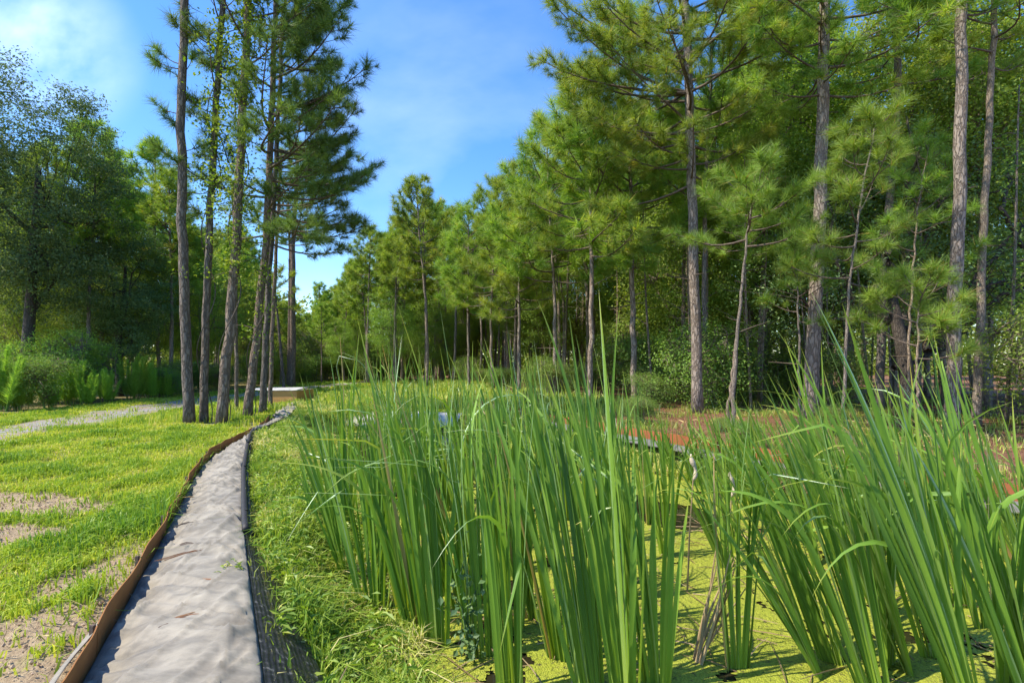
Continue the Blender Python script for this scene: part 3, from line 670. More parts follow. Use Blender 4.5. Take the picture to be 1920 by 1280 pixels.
def far_pieces():
    # crumpled second length of fabric past the bend
    A = [(-6.25, 13.2), (-6.75, 14.6), (-7.2, 16.2), (-7.6, 17.6)]; B = [(-5.55, 12.5), (-6.15, 14.1), (-6.75, 16.0), (-7.15, 17.4)]
    o = strip('fabric_cover', A, B, .10, .10, M['fabric'], 131, 14, .20)
    tag(o, 'short crumpled length of grey fabric past the bend, near the tree feet', 'fabric strip')
    # black tie tube where the two lengths meet
    V, Q, T = tube([(-6.2, 13.25, .16), (-5.9, 12.95, .14), (-5.58, 12.55, .12), (-5.45, 12.0, -.05)], .02, 7)
    tag(build('black_tube', V, T, Q, M['black'], smooth=True), 'black tube lying across the bend of the fabric strip', 'tube')
    # raised corner: orange boards with a white cloth lid
    x0, x1, yf, yb = -8.95, -7.95, 18.6, 20.2
    root = empty('silt_wall', ((x0+x1)/2, yf, 0)); off = np.array([(x0+x1)/2, yf, 0])
    tag(root, 'low orange boarded wall with a white cloth top beyond the pines', 'wall')
    for k in range(3):
        z0 = .0+k*.165-.02; V, Q = box(x0-.2*(k == 9), x1, yf, yf+.04, z0, z0+.158); build('board', np.array(V)-off, None, Q, M['orange_far'], root)
    V, Q = box(x1+.004, x1+.044, yf, yb, -.02, .46); build('side_board', np.array(V)-off, None, Q, M['orange_far'], root)
    A = [(x0-.6, yf-.05), (x1+.06, yf-.05)]; B = [(x0-1.0, yb), (x1+.06, yb)]
    strip('cloth_top', A, B, .50, .50, M['fabric_white'], 141, 10, .06, root, off, .02)
    # white strip across the pond end
    A = [(-5.6, 15.4), (-4.2, 15.1), (-2.6, 14.9), (-1.4, 14.6)]; B = [(-5.3, 14.55), (-4.1, 14.35), (-2.7, 14.2), (-1.6, 14.0)]
    tag(strip('fabric_cover', A, B, .06, -.30, M['fabric_white'], 151, 14, .06), 'pale fabric strip across the far end of the pond', 'fabric strip')
    # right hand border: rust cloth fence with grey apron
    root = empty('border_fence', (BORD[5, 0], BORD[5, 1], 0)); off = np.array([BORD[5, 0], BORD[5, 1], 0])
    tag(root, 'rust orange cloth border with grey apron between pond and right hand wood', 'fence')
    wall('cloth', BORD, -.05, .21, .02, M['rust'], 161, root, off)
    P, ln = smooth_line(BORD, 200, 10); Tn = np.gradient(P, axis=0); Tn /= np.linalg.norm(Tn, axis=1)[:, None]; Nn = np.stack([-Tn[:, 1], Tn[:, 0]], 1)
    sgn = -1 if Nn[100, 0] > 0 else 1
    strip('apron', P+Nn*sgn*.012, P+Nn*sgn*.19, .03, -.05, M['fabric_grey'], 171, 10, .05, root, off)
    for k in range(6, 200, 17):
        q = P[k]-Nn[k]*sgn*.045; V, Q = box(q[0]-.018, q[0]+.018, q[1]-.018, q[1]+.018, -.1, .24); build('stake', np.array(V)-off, None, Q, M['twig'], root)
far_pieces()

def litter_on_fabric():
    spots = [(348, 985, .16, .9, 'forked dark twig on the fabric, topmost of the scattered twigs'), (352, 1023, .10, .5, 'small dark twig on the fabric just below the forked twig'),
             (338, 1045, .30, .95, 'long brown pine needle bundle lying along the fabric'), (395, 1092, .30, -.1, 'thin tan needles lying across the middle of the fabric'),
             (353, 1165, .18, .35, 'short curved twig on the near fabric'), (318, 1172, .14, .6, 'straight tan needle on the near fabric, left of the curved twig'), (350, 935, .14, .2, 'tiny twig high on the fabric near the orange fence')]
    for px, py, L, az, lab in spots:
        x, y = G(px, py, .1); mb = MB(); rng = np.random.default_rng(px)
        for k in range(4):
            a = az+rng.normal(0, .18); c = np.array([x, y, .118])+np.append(rng.normal(0, .02, 2), 0); d = np.array([math.cos(a), math.sin(a), .02])*L/2*rng.uniform(.5, 1)
            V, Q, T = tube([c-d, c+[0, 0, .006], c+d], [.0022, .003, .0015], 4); mb.add(V, Q, T)
        tag(mb.build('fallen_twig', M['pinestraw' if L > .12 and px != 348 else 'twig']), lab, 'twig', 'twigs and needles fallen on the fabric')
    rng = np.random.default_rng(5); mb = MB(); x, y = G(444, 1075, .1)
    for k in range(16):
        a = rng.uniform(PI*.55, PI*1.35); L = rng.uniform(.10, .22); el = rng.uniform(.3, 1.2); d = np.array([math.cos(a)*math.cos(el), math.sin(a)*.5*math.cos(el), math.sin(el)])
        p0 = np.array([x+rng.normal(0, .02), y+rng.normal(0, .05), .09]); t = np.linspace(0, 1, 5)[:, None]
        V, Q, T = tube(p0+d*L*t-np.array([0, 0, .08])*t**2, np.linspace(.0028, .001, 5), 3); mb.add(V, Q, T)
        q = p0+d*L*np.linspace(.3, 1, 6)[:, None]-np.array([0, 0, .08])*np.linspace(.3, 1, 6)[:, None]**2
        V, T, A = leaves(q, rng.normal(0, .5, (6, 3))+[0, 0, 1], rng.uniform(.02, .05, 6), rng, .25); mb.add(V, None, T, A)
    tag(mb.build('weed', M['weed']), 'small green weed sprawling over the mesh onto the fabric', 'weed')
litter_on_fabric()

# ------------------------------------------------------------------ cattails
def cattail_mesh(rng, base, H, lean, n, spread, kink=.15, w=.034, fan_az=0.0, curve=.25):
    """fan of long flat blades rising from one base; lean = (x, y) tilt in radians; local coordinates"""
    Vs = []; Qs = []; A = []; AL = []; AC = []; nb = 0; S = 18
    fan = np.array([math.cos(fan_az), math.sin(fan_az)])
    for i in range(n):
        f = (2*(i+.5)/n-1)+rng.normal(0, .08); L = H*rng.uniform(.74, 1.02)*(1-.12*f*f)
        tilt = np.array(lean)*rng.uniform(.75, 1.2)+fan*f*spread+rng.normal(0, .03, 2)
        cv = np.array(lean)*rng.uniform(.2, 1.0)*curve*2+fan*f*spread*.8+rng.normal(0, .13, 2)
        p = np.array([fan[0]*f*.035*n/9, fan[1]*f*.035*n/9, -.12]); kk = rng.random() < kink; sk = rng.uniform(.6, .92)
        kd = tilt/(np.linalg.norm(tilt)+1e-6) if rng.random() < .75 else rng.normal(0, 1, 2); kd = kd/(np.linalg.norm(kd)+1e-6); kb = rng.uniform(.9, 2.3)
        soft = kk and rng.random() < .6
        pts = []; s = np.linspace(0, 1, S+1)
        for q in s:
            t2 = tilt+cv*q*q
            if kk:
                t2 = t2+kd*kb*float(sstep(sk-(.25 if soft else .03), min(1, sk+(.3 if soft else .03)), q))
            m = np.linalg.norm(t2)+1e-6; d = np.array([t2[0]/m*math.sin(m), t2[1]/m*math.sin(m), math.cos(m)])
            pts.append(p.copy()); p = p+d*L/S
        P = np.array(pts); T = np.gradient(P, axis=0); T /= np.linalg.norm(T, axis=1)[:, None]
        fa = fan_az+rng.normal(0, .5)+PI/2*(rng.random() < .25); ref = np.array([math.cos(fa), math.sin(fa), .05])
        tw = rng.normal(0, .7)*s
        Wd = ref-T*(T@ref)[:, None]; Wd /= np.linalg.norm(Wd, axis=1)[:, None]; Bn = np.cross(T, Wd)
        Wd, Bn = Wd*np.cos(tw)[:, None]+Bn*np.sin(tw)[:, None], -Wd*np.sin(tw)[:, None]+Bn*np.cos(tw)[:, None]
        ww = w*.97*rng.uniform(.6, 1.2)*np.interp(s, [0, .1, .4, .7, .88, 1], [.95, 1, 1, .78, .40, .02])[:, None]/2
        V = np.stack([P-Wd*ww, P+Bn*ww*.38, P+Wd*ww], 1).reshape(-1, 3)
        j = nb+np.arange(S)[:, None]*3; Q = np.concatenate([np.hstack([j, j+1, j+4, j+3]), np.hstack([j+1, j+2, j+5, j+4])])
        Vs.append(V); Qs.append(Q); nb += len(V)
        A.append(np.full(len(V), 1.0 if (rng.random() < .035 and w < .03) else min(.93, max(0, rng.normal(.45, .24))))); AL.append(np.repeat(s, 3)); AC.append(np.tile([-.5, 0, .5], S+1))
    return build('cattail', np.concatenate(Vs), None, np.concatenate(Qs), M['cattail'], None,
                 {'rnd': np.concatenate(A), 'along': np.concatenate(AL), 'across': np.concatenate(AC)}, None, True, True)

def cattails():
    rng = np.random.default_rng(31)
    # base px, base py, tip px, tip py, blades, spread, kink, width, label
    H = [(1385, 1255, 1368, 770, 12, .075, .22, .034, 'upright narrow fan of cattail blades standing alone in the open duckweed'),
         (1552, 1262, 1300, 872, 14, .10, .10, .034, 'cattail fan leaning far left over the duckweed, right of the lone upright fan'),
         (1650, 1300, 1470, 770, 15, .09, .15, .038, 'large cattail clump leaning left from the lower right, its blades crossing the rust border'),
         (1668, 1250, 1650, 800, 10, .07, .2, .036, 'straight upright cattail clump just behind the large leaning one'),
         (1850, 1380, 1560, 640, 9, .06, .25, .046, 'nearest broad cattail blades sweeping up left across the right stand'),
         (1800, 1330, 1700, 760, 8, .08, .3, .040, 'broad bladed cattail with one light folded over tip in the right stand'),
         (1895, 1290, 1868, 800, 9, .07, .2, .038, 'upright cattail at the lower right edge of the photo'),
         (1955, 1330, 1790, 690, 10, .09, .2, .040, 'tall cattail leaning in from the right photo edge'),
         (1760, 1235, 1640, 700, 11, .08, .3, .036, 'cattail behind the nearest broad blades with bent over tips against the wood'),
         (1850, 1180, 1800, 640, 10, .08, .3, .034, 'cattail reaching up toward the grey trunk at the right'),
         (1112, 1292, 1010, 660, 14, .075, .16, .042, 'tall dense cattail clump at bottom centre fanning up left'),
         (1172, 1300, 1085, 640, 11, .08, .1, .040, 'tall cattail whose tips stand highest above the centre stand'),
         (1232, 1285, 1180, 790, 10, .09, .2, .036, 'right flank cattail of the centre stand beside the open duckweed'),
         (962, 1300, 930, 760, 12, .045, .12, .036, 'tight upright cattail column at bottom centre with pale lower stem'),
         (1052, 1240, 930, 690, 11, .07, .2, .034, 'cattail leaning left between the two bottom centre clumps'),
         (905, 1235, 840, 700, 11, .06, .2, .034, 'cattail beside the dark leafy creeper at the pond edge'),
         (820, 1215, 760, 690, 12, .06, .1, .034, 'dark upright cattail left of the creeper with tall straight blades'),
         (790, 1195, 700, 700, 10, .08, .2, .032, 'cattail on the muddy margin at the left of the centre stand'),
         (705, 1165, 640, 760, 11, .12, .15, .032, 'bushy light green cattail rooted in the bank grass'),
         (690, 1150, 770, 850, 5, .06, .1, .03, 'small cattail leaning right out of the bank grass'),
         (596, 1000, 562, 845, 8, .05, .25, .034, 'isolated cattail on the bank nearest the grey fabric, one blade arching left'),
         (640, 1085, 600, 740, 8, .08, .2, .032, 'left edge cattail of the stand above the bank weeds')]
    for bx, by, tx, ty, n, sp, kk, w, lab in H:
        z = WZ
        x, y = G(bx, by, z); gz = float(ground_z(x, y)); z = max(gz, WZ); x, y = G(bx, by, z)
        Hh = (by-ty)*y/F; lx = (tx-bx)/(by-ty); L = Hh*math.hypot(1, lx)*1.2
        me = cattail_mesh(rng, None, L, (math.atan(lx)*.78, rng.normal(0, .05)), n+5, sp*1.3, kk+.05, w*.88, rng.normal(0, .5), .36)
        o = link('cattail', me); o.location = (x, y, z); tag(o, lab, 'cattail', 'cattails in the pond')
    # loose filling plants of the same stand, each its own blades
    def fill(xs, ys, lab, hr, lean, wd):
        for x, y in zip(xs, ys):
            z = max(float(ground_z(x, y)), WZ)
            me = cattail_mesh(rng, None, rng.uniform(*hr), (rng.normal(lean, .11), rng.normal(0, .10)), int(rng.integers(9, 15)), rng.uniform(.05, .14), .24, rng.uniform(*wd)*.88, rng.uniform(-1, 1), .35)
            o = link('cattail', me); o.location = (x, y, z); tag(o, lab, 'cattail', lab.split(',')[0])
    def poisson(n, box, ok, mind):
        P = []; t = 0
        while len(P) < n and t < 40000:
            t += 1; p = (rng.uniform(box[0], box[1]), rng.uniform(box[2], box[3]))
            if ok(*p) and all((p[0]-q[0])**2+(p[1]-q[1])**2 < 1e9 and math.hypot(p[0]-q[0], p[1]-q[1]) > mind for q in P): P.append(p)
        return np.array(P).T
    ipx = lambda x, y: 960+F*x/y
    sdp = lambda x, y: float(poly_sd(np.array([x]), np.array([y]), POND)[0])
    # left part of the stand
    o1 = poisson(46, (-3, 1.0, 3.5, 7.2), lambda x, y: -3 < sdp(x, y) < .22 and 640 < ipx(x, y) < 1090 and not (1000 < ipx(x, y) < 1110 and y < 4.4) and not (640 < ipx(x, y) < 715 and y > 6.3), .20)
    fill(*o1, 'green cattail in the crowded middle of the left stand', (1.4, 2.6), -.12, (.026, .038))
    o2 = poisson(34, (-4, 1.8, 6.5, 11), lambda x, y: sdp(x, y) < .3 and 660 < ipx(x, y) < 1240 and not (635 < ipx(x, y) < 725), .38)
    fill(*o2, 'slim cattail at the back of the left stand, seen between nearer blades', (1.3, 2.25), -.12, (.028, .04))
    o3 = poisson(13, (.3, 1.9, 3.4, 6.5), lambda x, y: 1090 < ipx(x, y) < 1265 and sdp(x, y) < 0 and not (ipx(x, y) > 1215 and y < 4.2), .24)
    fill(*o3, 'green cattail on the right flank of the centre stand, facing the open duckweed', (1.25, 2.3), -.16, (.028, .038))
    # right part
    o4 = poisson(32, (1.9, 5.6, 3.0, 6.4), lambda x, y: 1560 < ipx(x, y) < 2010 and sdp(x, y) < .1 and y > 3.1, .22)
    fill(*o4, 'green cattail inside the right stand, behind the nearest blades', (1.3, 2.35), -.30, (.028, .04))
    o5 = poisson(19, (1.5, 5.2, 4.4, 6.9), lambda x, y: 1370 < ipx(x, y) < 1600 and sdp(x, y) < .2 and not (1400 < ipx(x, y) < 1520 and y < 6.3), .25)
    fill(*o5, 'slender cattail in front of the rust border, leaning left', (1.2, 2.0), -.38, (.026, .036))
    o6 = poisson(20, (2.0, 7, 5.2, 9.0), lambda x, y: 1240 < ipx(x, y) < 1980 and -.5 < sdp(x, y) < .5, .27)
    fill(*o6, 'small cattail on the right bank against the dark wood', (.85, 1.5), -.2, (.028, .04))
    # two old fluffed seed heads and dead leaning stalks
    for px, py, hx, hy, lab in [(1288, 1110, 1300, 905, 'dry cattail stalk with a fluffy burst seed head in front of the rust border'), (1362, 1090, 1372, 935, 'thin dry stalk with a slim pale seed head behind the lone upright fan')]:
        x, y = G(px, py, WZ); r = empty('dry_cattail', (x, y, WZ)); tag(r, lab, 'cattail'); h = (py-hy)*y/F+.05; dx = (hx-px)*y/F
        V, Q, T = tube([(0, 0, -.1), (dx*.4, 0, h*.5), (dx, 0, h)], [.008, .007, .005], 6); build('stem', V, T, Q, M['straw'], r, {'rnd': np.full(len(V), .6)})
        t = np.linspace(0, 1, 12); rr = .018*np.sin(PI*(.08+.84*t))**.6*(1+.35*np.sin(t*11)); V, Q, T = tube(np.column_stack([dx+.02*np.sin(t*5), 0*t, h-.03+t*.22]), rr, 9)
        build('seed_head', V, T, Q, M['fluff'], r, {'rnd': np.full(len(V), .8)}, smooth=True)
    mb = MB(); x, y = G(1300, 1238, WZ)
    for k in range(9):
        a = np.array([rng.normal(0, .02), rng.normal(0, .03), -.05]); b = np.array([rng.uniform(.10, .30), rng.normal(0, .08), rng.uniform(.45, .85)])
        V, Q, T = tube([a, (a+b)/2+[rng.normal(0, .02), 0, 0], b], [.010, .008, .003], 5); mb.add(V, Q, T)
    o = mb.build('dead_stalks', M['straw']); o.location = (x, y, WZ); tag(o, 'bundle of dead tan stalks leaning right beside the lone upright fan', 'dead stalks')
    # dark leafed creeper at the pond margin
    mb = MB(); x, y = G(882, 1235, WZ)
    for k in range(5):
        p = np.array([rng.normal(0, .03), rng.normal(0, .03), -.05]); t = np.linspace(0, 1, 6)[:, None]; d = np.array([rng.normal(0, .12), rng.normal(0, .1), .5+.2*rng.random()])
        pts = p+d*t+rng.normal(0, .02, (6, 3)); V, Q, T = tube(pts, np.linspace(.007, .003, 6), 5); mb.add(V, Q, T)
        q = np.repeat(pts[1:], 5, 0)+rng.normal(0, .055, (25, 3)); V, T, A = leaves(q, rng.normal(0, .6, (25, 3))+[0, -.3, .7], rng.uniform(.03, .06, 25), rng, .7); mb.add(V, None, T, A)
    o = mb.build('creeper', M['oak']); o.location = (x, y, WZ); tag(o, 'dark round leaved creeper at the pond edge among the cattail stems', 'plant')
M['fluff'] = simple_mat('seed_fluff', (.42, .33, .23), (.66, .56, .42), 60, .95, .01)
cattails()

# ------------------------------------------------------------------ pines
def tuft_template(rng, n, L=.30, w=.006, twig=.16):
    th = np.arccos(rng.uniform(.05, .97, n)); az = rng.random(n)*2*PI
    D = np.stack([np.sin(th)*np.cos(az), np.sin(th)*np.sin(az), np.cos(th)], 1)
    B = np.zeros((n, 3)); B[:, 2] = rng.uniform(-twig, .03, n)
    S = np.cross(D, rng.normal(size=(n, 3))); S /= np.linalg.norm(S, axis=1)[:, None]
    l = L*rng.uniform(.7, 1.1, n)
    tip = B+D*l[:, None]+np.array([0, 0, .05])*l[:, None]
    V = np.stack([B-S*w/2, B+S*w/2, tip], 1).reshape(-1, 3)
    return V, np.arange(3*n).reshape(-1, 3)
TR = np.random.default_rng(41)
TUFT = {'near': [tuft_template(TR, 130, .31, .0068) for _ in range(4)], 'mid': [tuft_template(TR, 84, .31, .0105) for _ in range(4)], 'far': [tuft_template(TR, 44, .34, .021) for _ in range(4)]}
def tuft_cloud(mb, P, D, S, rng, lod, a=None):
    P = np.asarray(P); D = np.asarray(D); S = np.asarray(S); T4 = TUFT[lod]; idx = rng.integers(0, len(T4), len(P))
    A = rng.normal(.42, .2, len(P)) if a is None else a
    for k in range(len(T4)):
        s = idx == k
        if not s.any(): continue
        V0, T0 = T4[k]; R = frames(D[s], rng); m = int(s.sum())
        V = np.einsum('mij,vj->mvi', R, V0)*S[s][:, None, None]+P[s][:, None, :]
        T = (np.arange(m)[:, None, None]*len(V0)+T0[None]).reshape(-1, 3)
        aa = np.clip(np.repeat(A[s], len(V0))+np.repeat(rng.normal(0, .10, m*len(V0)//3), 3), 0, 1)
        # a few dead brown needles
        mb.add(V.reshape(-1, 3), None, T, np.where(np.repeat(rng.random(m*len(V0)//3) < .025, 3), 1.0, aa*.93))

def pine(name, path, r0, r1, z0, R, nl, lod='mid', sc=1.0, dens=3.2, mat='needle', bark='bark', az_bias=None, rng=None, parent_loc=None, extra=None, el=(0.0, .95), limb_r=1.0, prof_low=.55, dead=4):
    """path: world points of the trunk axis from base to top. Returns the tree's Empty."""
    path = np.asarray(path, float); off = path[0].copy(); r0 *= .84; r1 *= .84
    root = empty(name, off); Pl = path-off
    P, ln = resample(Pl, 26); P[1:-1] += rng.normal(0, .012, (24, 3))*[1, 1, 0]
    H = P[-1, 2]; t = np.linspace(0, 1, 26); rad = r0+(r1-r0)*t**.9; rad[0] *= 1.22; rad[1] *= 1.03
    P0 = P.copy(); P0[0, 2] -= .15
    trunk = tube(P0, rad, 14)
    at = lambda z: np.array([np.interp(z, P[:, 2], P[:, k]) for k in range(3)]); ra = lambda z: np.interp(z, P[:, 2], rad)
    bm = MB(); tp = []; td = []; ts = []
    def limb(p0, az, elv, L, rr, first=.32):
        d0 = np.array([math.cos(az)*math.cos(elv), math.sin(az)*math.cos(elv), math.sin(elv)]); s = np.linspace(0, 1, 7)[:, None]
        lat = np.array([-math.sin(az), math.cos(az), 0]); wob = rng.normal(0, .05)*L
        pts = p0+d0*L*s+np.array([0, 0, 1])*L*(.20*s**2.2-.06*np.sin(s*PI))+lat*wob*np.sin(s*PI*1.3)
        V, Q, T = tube(pts, rr*(1-.8*np.linspace(0, 1, 7)), 5, False); bm.add(V, Q, T)
        n2 = max(2, int(L*dens*1.35+rng.random()))
        for j in range(n2):
            q = first+(1-first)*(j+rng.random())/n2; pp = np.array([np.interp(q, s[:, 0], pts[:, k]) for k in range(3)])
            sg = 1 if j % 2 else -1; l2 = (L*.34*(1.12-q)+.22)*rng.uniform(.6, 1.2)
            d2 = d0*rng.uniform(.5, .95)+lat*sg*rng.uniform(.4, .95)+np.array([0, 0, rng.uniform(-.05, .55)]); d2 /= np.linalg.norm(d2)
            e = pp+d2*l2; V, Q, T = tube([pp, (pp+e)/2+[0, 0, -.03*l2], e], [.011*limb_r, .008*limb_r, .004], 3, False); bm.add(V, Q, T)
            m = max(1, int(l2/.22))
            for k in range(m):
                f = 1-k/m*.72; tp.append(pp+(e-pp)*f); dd = d2+np.array([0, 0, .45])+rng.normal(0, .28, 3)*(1 if k else .5); td.append(dd); ts.append(sc*rng.uniform(.6, 1.2)*(1 if k == 0 else .85))
        tp.append(pts[-1]); td.append(d0+[0, 0, .5]); ts.append(sc*1.1)
    for i in range(nl):
        q = (i+rng.random())/nl; z = z0+(H-z0)*q**.92*.985; p0 = at(z)
        az = i*2.4+rng.normal(0, .45)
        if az_bias is not None and rng.random() < az_bias[1]: az = az_bias[0]+rng.normal(0, .65)
        L = R*(1-q)**.62*(prof_low+(1-prof_low)*min(1, q/.28))*rng.uniform(.6, 1.12)+.3
        limb(p0, az, el[0]+(el[1]-el[0])*q+rng.normal(0, .14), L, (.010+.011*L)*limb_r)
    for z, az, elv, L in (extra or []): limb(at(z), az, elv, L, (.010+.010*L)*limb_r, .45)
    # leader
    for k in range(4): tp.append(P[-1]-[0, 0, .14*k]); td.append(np.array([0, 0, 1.])+rng.normal(0, .3, 3)); ts.append(sc)
    for k in range(dead):        # bare broken stubs under the crown
        z = rng.uniform(z0*.45, max(z0, .5)); az = rng.random()*2*PI; L = rng.uniform(.2, .8); p0 = at(z); e = p0+np.array([math.cos(az), math.sin(az), rng.uniform(-.2, .4)])*L
        V, Q, T = tube([p0, (p0+e)/2+rng.normal(0, .03, 3), e], [.014, .010, .004], 4, False); bm.add(V, Q, T)
    build2('trunk', trunk, M[bark], bm, M['twig'], root)
    mb = MB(); tuft_cloud(mb, tp, td, ts, rng, lod); mb.build('crown', M[mat], root)
    return root

def ppath(pts, d, dd=0.0):
    """pixel polyline of a trunk at distance d -> world points; the first is set on the ground"""
    out = []
    for k, (px, py) in enumerate(pts):
        x, y, z = W(px, py, d+dd*k/max(1, len(pts)-1)); out.append((x, y, max(z, 0) if k == 0 else z))
    x, y, z = out[0]; out[0] = (x, y, float(ground_z(x, y))-.02); return out

def left_pines():
    r = lambda s: np.random.default_rng(s)
    L = PI; Rr = 0.0
    # the bare tall one at the left of the group
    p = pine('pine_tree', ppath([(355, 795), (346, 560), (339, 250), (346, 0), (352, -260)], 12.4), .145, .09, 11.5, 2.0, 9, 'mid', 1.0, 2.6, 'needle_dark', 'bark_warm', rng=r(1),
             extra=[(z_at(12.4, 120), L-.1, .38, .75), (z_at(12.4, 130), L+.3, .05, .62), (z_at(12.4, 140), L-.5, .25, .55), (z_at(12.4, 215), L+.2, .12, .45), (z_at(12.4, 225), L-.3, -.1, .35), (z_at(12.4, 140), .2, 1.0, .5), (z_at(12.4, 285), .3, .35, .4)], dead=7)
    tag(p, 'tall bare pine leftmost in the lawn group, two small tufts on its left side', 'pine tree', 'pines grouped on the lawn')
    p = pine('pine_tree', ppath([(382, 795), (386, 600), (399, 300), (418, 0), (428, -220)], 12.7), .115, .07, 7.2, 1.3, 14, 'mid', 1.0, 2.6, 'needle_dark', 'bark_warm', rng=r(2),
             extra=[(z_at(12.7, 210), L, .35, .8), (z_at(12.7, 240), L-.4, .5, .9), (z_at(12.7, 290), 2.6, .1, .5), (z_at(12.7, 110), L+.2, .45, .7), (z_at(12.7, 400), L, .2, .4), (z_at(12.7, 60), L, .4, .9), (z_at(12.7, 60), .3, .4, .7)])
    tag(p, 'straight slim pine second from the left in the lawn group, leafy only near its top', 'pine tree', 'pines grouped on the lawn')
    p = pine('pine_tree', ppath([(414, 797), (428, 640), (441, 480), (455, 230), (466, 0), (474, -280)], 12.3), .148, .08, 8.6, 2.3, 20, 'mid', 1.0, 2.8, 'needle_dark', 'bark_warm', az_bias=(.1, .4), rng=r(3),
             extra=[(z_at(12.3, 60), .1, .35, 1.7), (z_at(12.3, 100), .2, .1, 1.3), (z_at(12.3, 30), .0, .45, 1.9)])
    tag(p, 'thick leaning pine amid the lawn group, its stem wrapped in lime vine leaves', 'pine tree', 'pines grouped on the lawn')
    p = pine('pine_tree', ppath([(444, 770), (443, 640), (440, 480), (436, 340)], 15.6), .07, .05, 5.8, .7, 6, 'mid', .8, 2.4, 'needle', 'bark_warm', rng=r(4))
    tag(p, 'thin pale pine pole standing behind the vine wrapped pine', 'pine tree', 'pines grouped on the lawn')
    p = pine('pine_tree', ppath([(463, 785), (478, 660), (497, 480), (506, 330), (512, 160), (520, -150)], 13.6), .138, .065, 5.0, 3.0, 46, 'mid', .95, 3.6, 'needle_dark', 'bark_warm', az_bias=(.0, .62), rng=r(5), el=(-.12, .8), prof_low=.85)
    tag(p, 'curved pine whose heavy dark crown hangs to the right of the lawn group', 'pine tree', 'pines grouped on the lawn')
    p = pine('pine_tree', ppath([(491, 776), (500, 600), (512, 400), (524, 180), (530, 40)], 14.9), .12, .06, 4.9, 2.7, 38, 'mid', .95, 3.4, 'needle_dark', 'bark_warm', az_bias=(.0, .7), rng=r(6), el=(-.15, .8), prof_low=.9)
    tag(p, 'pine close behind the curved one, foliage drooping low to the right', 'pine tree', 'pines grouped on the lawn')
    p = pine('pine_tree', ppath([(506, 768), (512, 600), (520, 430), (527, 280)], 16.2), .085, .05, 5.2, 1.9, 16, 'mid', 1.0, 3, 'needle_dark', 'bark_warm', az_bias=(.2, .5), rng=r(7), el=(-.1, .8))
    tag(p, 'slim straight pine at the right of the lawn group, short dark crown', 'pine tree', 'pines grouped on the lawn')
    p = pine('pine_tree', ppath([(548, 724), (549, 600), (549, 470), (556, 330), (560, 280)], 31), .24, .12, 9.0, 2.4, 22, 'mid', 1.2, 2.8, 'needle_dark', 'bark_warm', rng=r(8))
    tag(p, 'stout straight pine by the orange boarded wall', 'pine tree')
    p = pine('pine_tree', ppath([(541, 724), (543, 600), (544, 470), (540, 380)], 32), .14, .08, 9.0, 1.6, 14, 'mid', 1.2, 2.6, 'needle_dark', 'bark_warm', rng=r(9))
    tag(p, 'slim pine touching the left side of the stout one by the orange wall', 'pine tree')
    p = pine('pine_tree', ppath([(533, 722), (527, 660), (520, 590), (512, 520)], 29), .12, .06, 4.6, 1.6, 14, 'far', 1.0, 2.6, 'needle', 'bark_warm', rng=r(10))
    tag(p, 'small pine leaning left just left of the stout one', 'pine tree')
def z_at(d, py): return CH+(HY-py)*d/F
left_pines()

def vine(pts, d, y0, y1, n, spread, label, seed, mat='vine'):
    rng = np.random.default_rng(seed); P = np.array(ppath(pts, d)); mb = MB(); off = P[0].copy()
    at = lambda z: np.array([np.interp(z, P[:, 2], P[:, k]) for k in range(3)])
    t = np.linspace(0, 1, 60); st = np.array([at(z)+[.18*math.cos(z*2.1), .18*math.sin(z*2.1), 0] for z in z_at(d, y1)*t])
    root = empty('climbing_vine', off); V, Q, T = tube(st-off, .012, 5, False); build('stem', V, None, Q, M['twig'], root)
    zs = rng.uniform(z_at(d, y0), z_at(d, y1), n)
    zs = zs[[mnoise.noise(Vector((seed, 0, z*1.3))) > -.35 for z in zs]]
    for z in zs:
        c = at(z); a = rng.random()*2*PI; rr = abs(rng.normal(0, spread))*(1+.8*mnoise.noise(Vector((seed+5, 3, z*.9)))); e = c+[rr*math.cos(a), rr*math.sin(a)*.8, rng.normal(0, .1)]
        if rr > .25 and rng.random() < .4: V, Q, T = tube([c-off, (c+e)/2-off+[0, 0, .05], e-off], .006, 3, False); mb.add(V, Q, T, a=.0)
        m = 12; q = e-off+rng.normal(0, .13, (m, 3)); V, T, A = leaves(q, rng.normal(0, .6, (m, 3))+[-.3, -.1, .7], rng.uniform(.05, .115, m), rng, .6); mb.add(V, None, T, A)
    mb.build('foliage', M[mat], root); tag(root, label, 'vine')
vine([(414, 797), (428, 640), (441, 480), (455, 230), (466, 0), (474, -280)], 12.25, 520, -60, 430, .42, 'lime green vine climbing the thick leaning pine', 51)
vine([(382, 795), (386, 600), (399, 300), (418, 0)], 12.65, 400, 60, 170, .28, 'sparse green vine on the straight slim pine', 52)
vine([(463, 785), (478, 660), (497, 480), (506, 330)], 13.5, 640, 480, 28, .3, 'pale vine leaves on the lower stem of the curved pine', 53)

